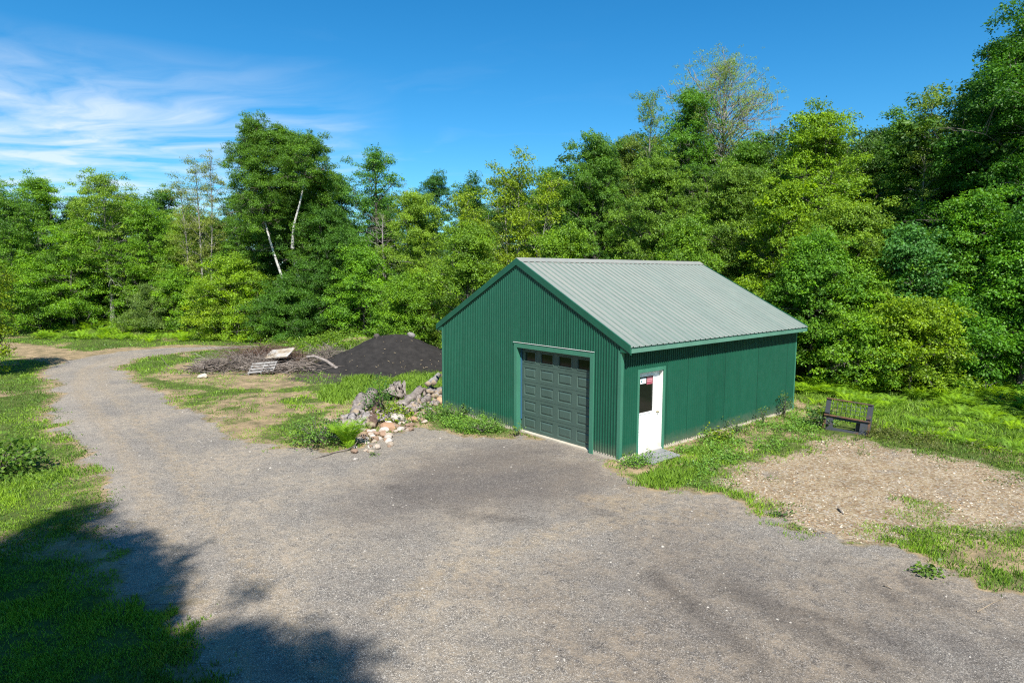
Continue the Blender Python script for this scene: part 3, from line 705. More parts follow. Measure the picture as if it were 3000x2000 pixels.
def grow(rng, tb, stem, rad0, cb, Rr, prof='oval', nl=34, subs=5, dens=1.0, cs=.34, ln=.15, per=22, el0=6, el1=70, tw=True, inner=.38, flat=.4):
    """adds trunk and limbs to the tubes, returns cluster centres, radii and outward directions"""
    st = spline(stem, 18); tz = st[:, 2]; z0, z1 = tz[0], tz[-1]
    fr = np.linspace(0, 1, 18)
    tb.add(st, np.maximum(rad0*(1-fr)**.8*(1+.35*np.exp(-fr*16)), .012), 8, 1.)
    cen = []; sig = []; od = []
    zc = z0+(z1-z0)*cb
    ph = rng.uniform(0, 6.28)
    lob = rng.uniform(.72, 1.15, 9)
    nl = int(nl*1.5); subs = max(2, subs-1); dens = dens*.85
    for i in range(nl):
        u = ((i+rng.uniform(.1, .9))/nl)**.92
        z = zc+(z1-zc)*u*.93
        b = np.array([np.interp(z, tz, st[:, 0]), np.interp(z, tz, st[:, 1]), z])
        az = ph+i*2.39996+rng.normal(0, .25)
        L = Rr*float(PROF[prof](np.array(u)))*rng.uniform(.68, 1.14)*lob[int((az % 6.283)/6.2832*9) % 9]
        el = R(el0+(el1-el0)*u**1.3+rng.normal(0, 15))
        dirv = np.array([math.cos(az)*math.cos(el), math.sin(az)*math.cos(el), math.sin(el)])
        tt = np.linspace(0, 1, 6)[:, None]
        bend = rng.normal(0, .10*L, 3)*np.array([1, 1, .4])
        path = b+dirv*L*tt+bend*tt*(1-tt)*1.6; path[:, 2] += L*.10*np.sin(tt[:, 0]*2.6)-L*.07*tt[:, 0]**2
        r0 = max(.010, rad0*.30*(1-u*.75)*min(1, L/Rr+.2))
        if tw: tb.add(path, np.linspace(r0, .006, 6), 5, .2)
        pts = [(tq, None) for tq in np.linspace(inner, 1., max(2, int(L*(1-inner)/.5)))]
        for tq, _ in pts:
            q = np.array([np.interp(tq, tt[:, 0], path[:, k]) for k in range(3)])
            cen.append(q+rng.normal(0, .34, 3)); od.append(dirv)
        for j in range(subs):
            tq = rng.uniform(.28, .97); q = np.array([np.interp(tq, tt[:, 0], path[:, k]) for k in range(3)])
            sd = 1 if j % 2 else -1; a2 = az+sd*rng.uniform(.5, 1.25); l2 = L*rng.uniform(.22, .48)*(1.15-tq*.55)
            e2 = el+R(rng.normal(6, 28))
            d2 = np.array([math.cos(a2)*math.cos(e2), math.sin(a2)*math.cos(e2), math.sin(e2)])
            e = q+d2*l2; e[2] -= l2*.08
            if tw: tb.add(np.array([q, (q+e)/2+np.array([0, 0, l2*.05]), e]), np.array([r0*.45, r0*.3, .005])+.002, 4, .2)
            for w in (np.linspace(.45, 1, 2) if l2 > .7 else (1.,)):
                cen.append(q+(e-q)*w+rng.normal(0, .3, 3)); od.append(d2)
    # leader
    for w in np.linspace(.90, 1., 5):
        q = st[0]+0; q = np.array([np.interp(z0+(z1-z0)*w, tz, st[:, k]) for k in range(3)])
        for _ in range(1): cen.append(q+rng.normal(0, .22, 3)); od.append(np.array([0, 0, 1.]))
    cen = np.array(cen); od = np.array(od)
    keep = rng.random(len(cen)) < dens
    cen, od = cen[keep], od[keep]
    return cen, np.full(len(cen), cs)*rng.uniform(.5, 1.45, len(cen)), od
TREES = []
def tree(name, label, px, top, d, wpx, col, cb=.12, prof='oval', nl=34, subs=5, dens=1., cs=.34, ln=.15, per=20, lean=0., bark=None,
         rad=None, stems=None, seed=0, group=None, el0=6, el1=70, base_dx=0., flat=.4, up=.75, cat='tree', inner=.38, droop=.25, wf=.62, top_z=None, loc=None):
    rng = np.random.default_rng(1000+seed+int(px if px else 0)*7)
    if loc is None:
        b = at_height(px, d)
    else: b = np.array(loc)
    gzz = gz(b[0], b[1])
    H = (CAM[2]+d*(628.2-top-20)*K/F*1.004-gzz) if top_z is None else top_z
    Rr = wpx/2*K*d/F*1.2; col = (col[0]*1.58, col[1]*1.60, col[2]*.92)
    root = empty(name, (b[0], b[1], gzz)); tag(root, label, cat, group)
    tb = Tubes(); Vs = []; Fs = []; vs = []; n0 = 0
    if stems is None:
        w = lambda s: rng.normal(0, s)
        le = lean*H
        lx, ly = RH*le
        stems = [dict(path=[(0, 0, -.2), (w(.08)+lx*.2, w(.08)+ly*.2, H*.25), (lx*.5+w(.12), ly*.5+w(.12), H*.5), (lx*.8+w(.15), ly*.8+w(.15), H*.76), (lx, ly, H-.15)], R=Rr, cb=cb)]
    for s_ in stems:
        cen, sig, od = grow(rng, tb, s_['path'], s_.get('rad', rad or (.035+.0125*H)), s_.get('cb', cb), s_.get('R', Rr), s_.get('prof', prof), s_.get('nl', nl), subs, dens, cs, ln, per, s_.get('el0', el0), s_.get('el1', el1), inner=s_.get('inner', inner))
        V, Fq, v = clumps(rng, cen, sig, min(ln, .165)*.66, od, per/20*.92, wf*.92, min(1., flat+.55), up=up*.42, droop=droop)
        Vs.append(V); Fs.append(Fq+n0); vs.append(v); n0 += len(V)
    tb.build('trunk', bark or BARK, root)
    cr = np_mesh('crown', np.concatenate(Vs), [np.concatenate(Fs)], LEAF, root, v=np.concatenate(vs))
    cr.color = (*col, 1)
    TREES.append((root, cr, H, Rr))
    return root
MAPLE = (.085, .175, .016); MID = (.062, .135, .020); DARK = (.036, .092, .016); YEL = (.135, .205, .016); BLUE = (.045, .125, .040); LIGHT = (.115, .19, .03); BIR = (.056, .122, .018)
#@TREES
# ------------------------------------------------------------------ left wood
G1 = None
tree('maple_tree', 'slim blue-green treetop at the far left end of the wood', 22, 408, 56, 90, (.06, .13, .04), .35, 'cone', 24, 4, .8, ln=.17)
tree('maple_tree', 'broad bright green tree left of the tall slim trunk', 112, 416, 52, 210, MAPLE, .1, 'dome', 40, 6, ln=.17)
tree('maple_tree', 'leafy tree overhanging the far left end of the dirt path', 40, 470, 47.5, 190, MID, .08, 'dome', 38, 6, ln=.17)
tree('ash_tree', 'slender tree with a straight bare grey trunk beside the grassy bank', 262, 420, 48.5, 165, LIGHT, .30, 'oval', 34, 5, .9, ln=.16, bark=BARKP, lean=-.006, rad=.17)
tree('maple_tree', 'low layered maple between the slim grey trunk and the left edge', 175, 520, 47.2, 190, MAPLE, .08, 'dome', 34, 6, ln=.17, el1=40)
tree('maple_tree', 'dark round-topped tree poking above the wood left of the birch', 392, 438, 55, 120, (.05, .12, .02), .3, 'dome', 30, 6, ln=.19)
tree('maple_tree', 'bright green maple right of the slim grey trunk', 352, 488, 49, 170, MAPLE, .1, 'dome', 36, 6, ln=.17)
tree('poplar_tree', 'thin grey nearly bare saplings left of the birch', 470, 428, 46.5, 130, (.12, .15, .05), .3, 'vase', 30, 5, .35, ln=.12, per=10, bark=BARKP, rad=.10, el0=35, el1=70,
     stems=[dict(path=[(0,0,-.2),(-.1,.1,4),(-.2,.1,8),(-.1,0,12.0)], R=1.4, rad=.10), dict(path=[(.7,.5,-.2),(.8,.5,4),(.9,.7,8),(1.1,.7,12.6)], R=1.3, rad=.09), dict(path=[(-.8,-.5,-.2),(-1,-.6,3),(-1.2,-.6,7),(-1.6,-.8,10.5)], R=1.2, rad=.08)])
tree('maple_tree', 'pale green tree standing behind the bare saplings', 450, 488, 50, 150, LIGHT, .1, 'dome', 34, 6, ln=.17)
tree('shrub', 'grey-green rounded shrub at the wood edge right of the slim trunk', 372, 672, 45.8, 105, (.085, .135, .045), .05, 'dome', 26, 6, ln=.13, cat='shrub')
tree('maple_tree', 'yellow-green young maple under the birch, left of its trunk', 545, 590, 42.5, 150, (.12, .205, .016), .12, 'dome', 34, 6, ln=.16, el1=40)
tree('maple_tree', 'small bright sapling at the left foot of the birch', 500, 660, 43, 110, YEL, .15, 'dome', 24, 6, ln=.15)
tree('maple_tree', 'low leafy maple at the left end of the grassy bank', 95, 620, 46.6, 170, MAPLE, .05, 'dome', 30, 6, ln=.16)
tree('maple_tree', 'low shaded maple directly behind the grassy bank', 225, 640, 50.5, 190, MID, .04, 'dome', 30, 6, ln=.16)
tree('maple_tree', 'low leafy maple right of the grey-green shrub', 432, 640, 46.2, 130, MAPLE, .05, 'dome', 26, 6, ln=.16)
tree('cherry_tree', 'dark low tree between the bare saplings and the birch', 585, 520, 47, 190, MID, .05, 'dome', 36, 6, ln=.15)
# the birch: stems follow the photo at a depth of 42.5 m
bd = 42.5; b0 = at_height(706, bd)
def bp(px, py, dd=0):
    q = at_depth(px, py, bd+dd); return (q[0]-b0[0], q[1]-b0[1], q[2]-gz(b0[0], b0[1]))
tree('birch_tree', 'tall birch with leaning white trunks beside the dark soil pile', 706, 284, bd, 300, BIR, .3, 'dome', 30, 6, .95, cs=.30, ln=.125, per=24, bark=BIRCH,
     stems=[dict(path=[(0, 0, -.2), bp(678, 720, -.4), bp(654, 655, -1.0), bp(625, 570, -1.5), bp(606, 500, -1.5), bp(590, 420, -1), bp(584, 312)], R=3.0, cb=.56, rad=.125, nl=60, inner=.2, el0=0),
            dict(path=[(.3, .2, -.2), bp(700, 690, .8), bp(676, 600, .8), bp(672, 530, .8), bp(668, 430, .8), bp(646, 318, .8)], R=2.5, cb=.45, rad=.17, nl=58),
            dict(path=[bp(672, 570, -1.6), bp(675, 520, -2.2), bp(690, 460, -2.4), bp(700, 400, -2.2), bp(703, 345, -1.2)], R=1.9, cb=.62, rad=.10, nl=26),
            dict(path=[(.5, -.1, -.2), bp(722, 690, -.6), bp(730, 600, -.6), bp(738, 500, -.6), bp(744, 412, -.6)], R=2.1, cb=.28, rad=.15, nl=44)])
tree('cherry_tree', 'low dense dark tree hiding the foot of the birch', 664, 668, 40.8, 150, (.045, .11, .018), .14, 'dome', 40, 6, ln=.13, per=24)
tree('cherry_tree', 'dark leafy tree filling the gap under the birch on its right', 765, 500, 42, 190, (.042, .105, .02), .06, 'dome', 44, 6, ln=.13, per=24)
tree('maple_tree', 'vine-covered tree close behind the birch on its right', 790, 398, 46, 130, (.055, .135, .03), .1, 'oval', 40, 6, ln=.15)
tree('maple_tree', 'tall open-topped maple standing clear right of the birch', 872, 353, 47, 130, (.055, .14, .022), .52, 'dome', 26, 6, .85, ln=.20, per=16, rad=.22)
tree('dead_tree', 'grey dead tree with drooping bare branches below the open-topped maple', 886, 470, 43, 120, (.1, .13, .05), .25, 'oval', 26, 6, .04, ln=.1, per=4, bark=DEAD, rad=.16, el0=-25, el1=40)
tree('poplar_tree', 'bare twiggy top rising right of the open-topped maple', 940, 418, 50, 60, (.12, .14, .05), .5, 'vase', 22, 5, .06, ln=.1, per=5, bark=BARKP, rad=.09, el0=40, el1=75)
tree('maple_tree', 'bright leafy bush behind the left slope of the dark pile', 838, 590, 40, 170, (.085, .185, .018), .05, 'dome', 38, 6, ln=.17)
tree('maple_tree', 'small dark crown alone on the skyline left of the garage ridge', 1008, 405, 62, 84, (.03, .085, .025), .66, 'dome', 22, 6, ln=.22, per=20)
tree('ash_tree', 'pale green tree behind the peak of the dark pile', 965, 458, 40.5, 190, LIGHT, .06, 'dome', 46, 6, ln=.14, per=22)
tree('ash_tree', 'dark slim tree between the skyline crown and the garage ridge', 1082, 418, 44, 110, DARK, .1, 'oval', 36, 6, ln=.16)
tree('maple_tree', 'low bright foliage beside the left corner of the garage', 930, 650, 37, 130, (.085, .17, .018), .05, 'dome', 30, 6, ln=.15)
# ------------------------------------------------------------------ wood behind the garage
tree('maple_tree', 'yellow-green multi-stemmed saplings above the front peak of the garage', 1170, 378, 35.5, 190, (.125, .185, .018), .22, 'vase', 30, 5, .62, ln=.16, per=16, bark=BARKP, rad=.07, el0=30, el1=68,
     stems=[dict(path=[(0,0,-.2),(-.2,.1,3),(-.5,.2,6.5),(-.8,.2,9.8)], R=1.6, rad=.09, nl=26), dict(path=[(.2,.2,-.2),(.3,.3,3),(.2,.5,6.5),(.3,.4,10.3)], R=1.6, rad=.09, nl=26),
            dict(path=[(.4,.2,-.2),(.8,.8,3),(1.2,1.3,6),(1.5,1.8,9.6)], R=1.5, rad=.08, nl=26), dict(path=[(-.3,-.2,-.2),(-.9,-.8,3),(-1.5,-1.4,6),(-1.9,-1.9,8.6)], R=1.4, rad=.07, nl=22)])
tree('ash_tree', 'mid green tree above the roof, right of the yellow-green saplings', 1262, 390, 39, 150, MID, .1, 'dome', 42, 6, ln=.15, per=22)
tree('cherry_tree', 'feathery green tree in front, left of the garage ridge', 1085, 520, 33.5, 150, (.09, .165, .02), .05, 'dome', 36, 6, ln=.14)
tree('cherry_tree', 'broad feathery tree over the left half of the roof', 1365, 332, 38, 215, (.062, .135, .026), .1, 'dome', 54, 6, ln=.14, per=24)
tree('ash_tree', 'rusty-tipped tree between the feathery tree and the sparse crown', 1430, 308, 42, 120, (.085, .13, .03), .2, 'dome', 36, 6, .9, ln=.14)
tree('maple_tree', 'dark green upright tree in front of the sparse budding crown', 1578, 222, 42, 170, (.055, .135, .018), .3, 'oval', 46, 6, .95, ln=.17, per=20)
tree('maple_tree', 'thin half-bare tree left of the dark upright one', 1490, 222, 43.5, 95, (.09, .15, .03), .45, 'vase', 30, 5, .4, ln=.13, per=12, bark=BARKP, rad=.10, el0=30, el1=70)
tree('ash_tree', 'tallest tree behind the roof, fine grey twigs and sparse budding leaves', 1642, 168, 44.5, 280, (.14, .20, .05), .42, 'dome', 90, 11, .62, cs=.22, ln=.11, per=7, bark=BARKP, rad=.26, el0=12, el1=55, inner=.55)
tree('cherry_tree', 'light feathery tree over the middle of the roof', 1520, 385, 33.5, 210, (.085, .155, .026), .1, 'dome', 54, 6, ln=.13, per=24)
tree('cherry_tree', 'light feathery tree above the right half of the roof', 1668, 398, 31.5, 200, (.088, .155, .028), .1, 'dome', 54, 6, ln=.13, per=24)
tree('ash_tree', 'leafy tree rising behind the back end of the roof', 1700, 330, 38, 150, (.07, .15, .02), .2, 'dome', 40, 6, ln=.15)
tree('maple_tree', 'low leafy tree tucked right behind the ridge', 1300, 540, 30.5, 190, (.088, .165, .018), .08, 'dome', 40, 6, ln=.14)
tree('maple_tree', 'low bright tree tucked behind the back of the roof', 1560, 530, 29, 190, (.082, .16, .018), .08, 'dome', 40, 6, ln=.14)
# ------------------------------------------------------------------ right wood
tree('maple_tree', 'yellow-green maple with layered branches right of the sparse crown', 1868, 266, 30.5, 215, (.105, .185, .014), .08, 'oval', 64, 7, ln=.16, per=20, cs=.30)
tree('maple_tree', 'yellow-green layered tree beside the back end of the roof', 1780, 420, 28, 150, (.105, .18, .014), .08, 'oval', 44, 7, ln=.16, cs=.30)
tree('maple_tree', 'dark pointed tree left of the giant maple', 2035, 248, 31.5, 125, (.055, .13, .02), .1, 'cone', 56, 7, ln=.17, per=20, cs=.3)
tree('ash_tree', 'thin sparse-leaved tree with a bare grey stem beside the giant maple', 2105, 222, 29.5, 90, (.10, .16, .04), .45, 'oval', 30, 6, .5, ln=.13, per=12, bark=BARKP, rad=.10)
tree('maple_tree', 'light fine-leaved tree in front of the dark pointed one', 1945, 465, 26.5, 170, (.105, .175, .022), .06, 'oval', 50, 7, ln=.13, per=24, cs=.3)
tree('maple_tree', 'mid green tree directly right of the back wall corner', 1862, 560, 25.6, 150, (.07, .16, .018), .27, 'dome', 46, 7, ln=.14, cs=.30)
tree('poplar_tree', 'blue-green broad-leaved sapling right of the fine-leaved tree', 2075, 505, 25, 120, BLUE, .08, 'oval', 44, 6, .95, ln=.21, per=14, cs=.32, wf=.8)
tree('maple_tree', 'low golden-green maple spreading over the fern bed', 2095, 705, 23.2, 165, (.115, .185, .012), .34, 'oval', 40, 7, ln=.14, cs=.26, el0=-5, el1=45)
tree('maple_tree', 'small green maple left of the low golden-green one', 1975, 735, 23.8, 125, (.09, .18, .016), .32, 'dome', 30, 6, ln=.14, cs=.26, el0=-5, el1=45)
tree('maple_tree', 'small dark maple right of the low golden-green one', 2215, 690, 23.6, 150, (.055, .145, .016), .32, 'dome', 34, 6, ln=.16, cs=.28, el0=-5, el1=45)
tree('maple_tree', 'bright layered maple just behind the low golden-green one', 1990, 610, 25.6, 170, (.088, .18, .016), .27, 'dome', 44, 7, ln=.15, cs=.28, el1=40)
tree('maple_tree', 'giant dark green maple towering at the right edge', 2352, 62, 27, 420, (.036, .105, .013), .12, 'dome', 120, 8, ln=.19, per=20, cs=.36, el0=0, el1=58, rad=.20)
tree('maple_tree', 'layered maple below the giant one, left of its trunk', 2215, 470, 25, 190, (.06, .15, .016), .27, 'dome', 54, 7, ln=.18, per=18, cs=.32, el0=0, el1=48)
tree('maple_tree', 'lower right maple with drooping bright branches at the picture edge', 2345, 530, 23.5, 180, (.052, .14, .014), .22, 'dome', 50, 7, ln=.18, per=18, cs=.32, el0=0, el1=48)
# ------------------------------------------------------------------ small tree at the left edge, and the trees behind the viewer that shade the lawn
q = ud(-24.0, 26.4)
tree('oak_tree', 'small yellow-green oak leaning in at the left edge of the lawn', None, 0, 26.4, 190, (.105, .155, .012), .24, 'dome', 46, 6, ln=.15, per=18, cs=.30, loc=q, top_z=6.4, el0=-20, el1=45)
q = ud(17.6, 17.8)
tree('maple_tree', 'small maple just outside the right edge, shading the grass', None, 0, 18, 160, MID, .2, 'dome', 26, 6, loc=q, top_z=4.2)
for k, (u_, d_, h_, w_) in enumerate(((-9.0, -5.2, 14.2, 4.1), (-4.8, -5.4, 15.6, 4.0), (-1.4, -8.4, 16.4, 2.7), (-15, -8.5, 16, 4.5))):
    q = ud(u_, d_)
    tree('maple_tree', 'tall maple behind the viewer casting the shadow on the near lawn', None, 0, 10, w_*2*F/K/10, MAPLE, .25, 'dome', 64, 8, ln=.26, per=26, cs=.5, loc=q, top_z=h_, seed=k, group='trees behind the viewer')
# ------------------------------------------------------------------ trees deeper in the wood: copies of four front ones
protos = [[t for t in TREES if w_ in t[0]['label']][0] for w_ in ('broad bright green tree', 'bright green maple right', 'vine-covered', 'mid green tree above')]
rng = np.random.default_rng(77)
deep = []
def edge_d(px):
    return float(np.interp(px, [-200, 0, 480, 560, 1000, 1200, 1500, 1850, 2100, 2352, 2700], [50, 50, 51, 46, 45, 41, 37, 32, 30, 28, 26]))
def sky_top(px):
    return float(np.interp(px, [-300, 0, 100, 300, 430, 470, 560, 700, 790, 900, 950, 1060, 1200, 1300, 1430, 1560, 1700, 1760, 1850, 1930, 2030, 2150, 2210, 2300, 2700], [440, 460, 440, 450, 460, 500, 420, 420, 440, 440, 490, 468, 432, 392, 362, 340, 340, 360, 300, 300, 300, 340, 220, 140, 120]))
for row, (dd_, step) in enumerate(((4.5, 95), (10, 100), (17, 120))):
    px = -160+row*37
    while px < 2640:
        x_ = px+rng.uniform(-25, 25); d_ = edge_d(x_)+dd_+rng.uniform(-1.5, 1.5)
        tp = sky_top(x_)+rng.uniform(38, 88)
        root, cr, H, Rr = protos[int(rng.integers(len(protos)))]
        h = CAM[2]+d_*(628.2-tp)*K/F
        c = copy_tree(root); b = at_height(x_, d_); c.location = (b[0], b[1], gz(b[0], b[1]))
        s = h/H; w_ = rng.uniform(.95, 1.25)*max(s, .9); c.scale = (w_, w_, s); c.rotation_euler.z = rng.uniform(0, 6.28)
        tag(c, 'leafy tree deeper in the wood, mostly hidden behind the front trees', 'tree', 'trees deeper in the wood')
        for ch in c.children:
            if ch.name.startswith('crown'):
                f = rng.uniform(.8, 1.2); ch.color = (.062*f, .14*f, .02, 1)
        c.name = 'maple_tree'
        px += step
#@END
# ------------------------------------------------------------------ ground cover
rng = np.random.default_rng(9)
FRM = np.array(ground_pt(1945, 990)[:2])
def in_building(P, m=.05): return (np.hypot(*(P-FRM).T) < .62) | (P[:, 0] > -BW-m) & (P[:, 0] < m) & (P[:, 1] > -m) & (P[:, 1] < BL+m)
def scatter(n, u0, u1, d0, d1, power=1.0):
    """points over the visible wedge, denser near the viewer"""
    t = rng.random(n); d = (d0**(-power)+(d1**(-power)-d0**(-power))*t)**(-1/power) if power else d0+(d1-d0)*t
    s = rng.uniform(u0, u1, n); return np.stack([CAM[0]+RH[0]*s*d+FH[0]*d, CAM[1]+RH[1]*s*d+FH[1]*d], 1), d
def ground_z(P): return terrain(P[:, 0], P[:, 1])+.03*(fbm(P[:, 0]*1.7, P[:, 1]*1.7, 41, 4)-.5)
def blades(P, h, w, lean=.45):
    n = len(P); a = rng.uniform(0, 6.283, n); z = ground_z(P)-.01
    b = np.column_stack([P, z]); dx = np.column_stack([np.cos(a), np.sin(a), np.zeros(n)])*w[:, None]/2
    la = rng.uniform(0, 6.283, n); lm = rng.uniform(.15, lean*1.7, n)*h
    mid = b+np.column_stack([np.cos(la)*lm*.35, np.sin(la)*lm*.35, h*.6])
    tip = b+np.column_stack([np.cos(la)*lm, np.sin(la)*lm, h])
    V = np.stack([b-dx, b+dx, mid+dx*.7, tip, mid-dx*.7], 1).reshape(-1, 3)
    return V, np.arange(n*5).reshape(-1, 5)
def lawn():
    n = 920000
    P, d = scatter(n, -1.12, 1.22, 6.2, 56, .35)
    m = zones(P); g = m['grass']
    clump = fbm(P[:, 0]*2.2, P[:, 1]*2.2, 91, 3); big = fbm(P[:, 0]*.35, P[:, 1]*.35, 95, 3)
    pr = np.clip(g*1.3-.15, 0, 1)*np.clip((clump-.30)*3.2, .12, 1)
    # sparse weeds in the bare patches
    pr = np.maximum(pr, np.clip((fbm(P[:, 0]*1.4+7, P[:, 1]*1.4, 99, 3)-.40)*5, 0, 1)*.8*(np.maximum(m['bare'], m['spill']*.4) > .3)*(m['road'] < .3)*(m['track'] < .3))
    wood = d > np.array([edge_d(0)]) + 4
    keep = (rng.random(n) < pr) & ~in_building(P) & ~wood
    P = P[keep]; d = d[keep]; big = big[keep]; clump = clump[keep]
    tall = np.clip((fbm(P[:, 0]*.8, P[:, 1]*.8, 55, 3)-.45)*4, 0, 1)
    h = rng.uniform(.022, .055, len(P))*(1+tall*1.2)*(1+np.clip((d-20)/60, 0, .6))
    w = rng.uniform(.010, .017, len(P))*np.clip(d/11, 1, 3.6)
    V, Fq = blades(P, h, w)
    v = np.repeat(np.clip(.5+(big-.5)*1.1+rng.normal(0, .16, len(P))+(clump-.5)*.5, 0, 1), 5)
    o = np_mesh('grass', V, [Fq], GRASS, v=v); tag(o, 'short green grass of the lawns and verges', 'grass', kind='stuff')
lawn()
def tuft_patch(poly, dens, hmin, hmax, name, label, wd=.012):
    poly = W(poly); lo, hi = poly.min(0), poly.max(0); n = int(dens*(hi-lo).prod())
    P = rng.uniform(lo, hi, (n, 2)); s = sdist(P, poly)+(fbm(P[:, 0]*1.6, P[:, 1]*1.6, 31, 3)-.5)*1.2
    cl = fbm(P[:, 0]*3, P[:, 1]*3, 37, 2)
    P = P[(s > 0) & (rng.random(n) < np.clip((cl-.25)*3, .1, 1)) & ~in_building(P, .02)]
    h = rng.uniform(hmin, hmax, len(P))*(.5+fbm(P[:, 0]*1.3, P[:, 1]*1.3, 39, 2)); w = np.full(len(P), wd)
    V, Fq = blades(P, h, w, .5)
    o = np_mesh(name, V, [Fq], GRASS, v=np.repeat(np.clip(rng.normal(.64, .2, len(P)), 0, 1), 5)); tag(o, label, 'grass', kind='stuff')
tuft_patch([(1440,1110),(1530,1060),(1640,1010),(1690,1020),(1640,1060),(1600,1100),(1500,1122)], 1500, .07, .17, 'tall_grass', 'lush grass wedge growing beside the white door')
tuft_patch([(2040,1222),(2180,1212),(2300,1215),(2420,1210),(2420,1345),(2352,1320),(2260,1280),(2130,1250)], 520, .05, .14, 'tall_grass', 'tall grass strip at the right edge below the stony patch')
tuft_patch([(720,900),(800,870),(900,868),(1015,848),(1015,885),(900,900),(800,930),(745,925)], 900, .09, .22, 'tall_grass', 'bright tall grass between the dark pile and the log row', .018)
tuft_patch([(1840,895),(1980,900),(2352,925),(2600,940),(2600,1040),(2352,1040),(2150,1010),(2010,985),(1850,940)], 620, .07, .17, 'tall_grass', 'deep green meadow grass around the metal frame', .02)

def frond(rng, L, az, el, n=13):
    """one arching fern frond: leaflets in pairs along a curved midrib"""
    t = np.linspace(.06, 1, n); curve = el-1.25*t**1.6
    dz = np.cumsum(np.sin(curve))*L/n; dr = np.cumsum(np.cos(curve))*L/n
    P = np.column_stack([np.cos(az)*dr, np.sin(az)*dr, dz])
    T = np.gradient(P, axis=0); T /= np.linalg.norm(T, axis=1)[:, None]
    S = np.column_stack([-np.sin(az)*np.ones(n), np.cos(az)*np.ones(n), np.zeros(n)])
    wl = L*.27*np.sin(np.clip(t*2.9+.25, 0, 3.1))**.8+.012
    V = []
    for sg in (-1, 1):
        tip = P+S*sg*wl[:, None]+T*wl[:, None]*.45-np.array([0, 0, 1])*wl[:, None]*.12
        hw = L/n*.62
        V.append(np.stack([P-T*hw*.5, P+(tip-P)*.5-T*hw*.45, tip, P+(tip-P)*.5+T*hw*.55], 1))
    return np.concatenate(V).reshape(-1, 3)
def fern_set(rng, pts, Ls, nf=7):
    Vs = []; vs = []
    for (x, y, z), L in zip(pts, Ls):
        a0 = rng.uniform(0, 6.28); cv = rng.normal(.5, .18)
        for k in range(nf):
            V = frond(rng, L*rng.uniform(.75, 1.1), a0+k*6.283/nf+rng.normal(0, .25), rng.uniform(.75, 1.25))
            Vs.append(V+np.array([x, y, z])); vs.append(np.full(len(V), np.clip(cv+rng.normal(0, .12), 0, 1)))
    V = np.concatenate(Vs); return V, np.arange(len(V)).reshape(-1, 4), np.concatenate(vs)
def bed(name, label, poly, dens, L0, L1, mt, edge=.4):
    poly = W(poly); lo, hi = poly.min(0), poly.max(0); n = int(dens*(hi-lo).prod()); P = rng.uniform(lo, hi, (n, 2))
    s = sdist(P, poly)+(fbm(P[:, 0]*.7, P[:, 1]*.7, 61, 3)-.5)*edge*4; cl = fbm(P[:, 0]*.9, P[:, 1]*.9, 63, 3)
    P = P[(s > 0) & (rng.random(n) < np.clip((cl-.36)*5, .05, 1)) & ~in_building(P, .3)]
    z = ground_z(P)
    V, Fq, v = fern_set(rng, np.column_stack([P, z]), rng.uniform(L0, L1, len(P)), 6)
    o = np_mesh(name, V, [Fq], mt, v=v); tag(o, label, 'ferns', kind='stuff')
bed('fern_bed', 'yellow-green ferns along the foot of the right wood', [(1835,882),(1960,884),(2100,888),(2352,905),(2600,915),(2600,965),(2352,945),(2150,930),(2000,915),(1840,905)], 9, .5, .95, FERN)
bed('fern_bed', 'lower ferns spreading from the right wood into the meadow', [(1840,900),(2000,912),(2352,940),(2600,955),(2600,1000),(2352,985),(2150,962),(2000,945),(1850,925)], 4.5, .35, .65, FERN)
bed('fern_bed', 'scattered ferns in the meadow right of the metal frame', [(2020,955),(2200,960),(2400,990),(2500,1040),(2352,1050),(2150,1010),(2030,985)], 4.0, .25, .45, FERN)
bed('fern_bed', 'yellow-green ferns on the bank at the foot of the left wood', [(90,775),(200,762),(330,764),(470,770),(600,776),(610,786),(450,786),(330,786),(200,782),(100,786)], 3.2, .6, 1.0, FERN, .8)

def leafy(rng, P, hh, per, ln, cs):
    """leafy weeds: clusters of leaves at several heights over every point"""
    k = 3; cen = np.repeat(P, k, 0); cen[:, 2] += np.tile(np.linspace(.25, 1, k), len(P))*np.repeat(hh, k)
    cen[:, :2] += rng.normal(0, .05, (len(cen), 2))
    return leaves(rng, cen, np.full(len(cen), cs)*rng.uniform(.7, 1.3, len(cen)), per, ln, .8, None, 0, .2, .6, .6)
def weeds(name, label, poly, dens, h0, h1, ln=.05, per=8, cs=.09, color=None, kind='stuff', cat='weeds', edge=.5):
    poly = W(poly); lo, hi = poly.min(0), poly.max(0); n = int(dens*(hi-lo).prod()); P = rng.uniform(lo, hi, (n, 2))
    s = sdist(P, poly)+(fbm(P[:, 0]*1.2, P[:, 1]*1.2, 67, 3)-.5)*edge*3; cl = fbm(P[:, 0]*1.9, P[:, 1]*1.9, 69, 3)
    P = P[(s > 0) & (rng.random(n) < np.clip((cl-.38)*5, .03, 1)) & ~in_building(P, .06)]
    P3 = np.column_stack([P, ground_z(P)])
    V, Fq, v = leafy(rng, P3, rng.uniform(h0, h1, len(P))*(.6+fbm(P[:, 0], P[:, 1], 73, 2)*.8), per, ln, cs)
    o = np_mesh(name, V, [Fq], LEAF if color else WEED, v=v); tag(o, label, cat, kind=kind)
    if color: o.color = (*color, 1)
weeds('weeds', 'leafy weeds spreading from the side wall to the metal frame', [(1560,1035),(1700,1000),(1860,935),(1900,960),(1960,990),(1900,1010),(1780,1045),(1660,1085),(1600,1105)], 60, .05, .20, .055, 9, .09)
weeds('weeds', 'thin weeds hugging the foot of the side wall', [(1520,1040),(1600,1015),(1700,985),(1820,948),(1850,955),(1730,1000),(1620,1030),(1540,1055)], 40, .10, .36, .05, 8, .07)
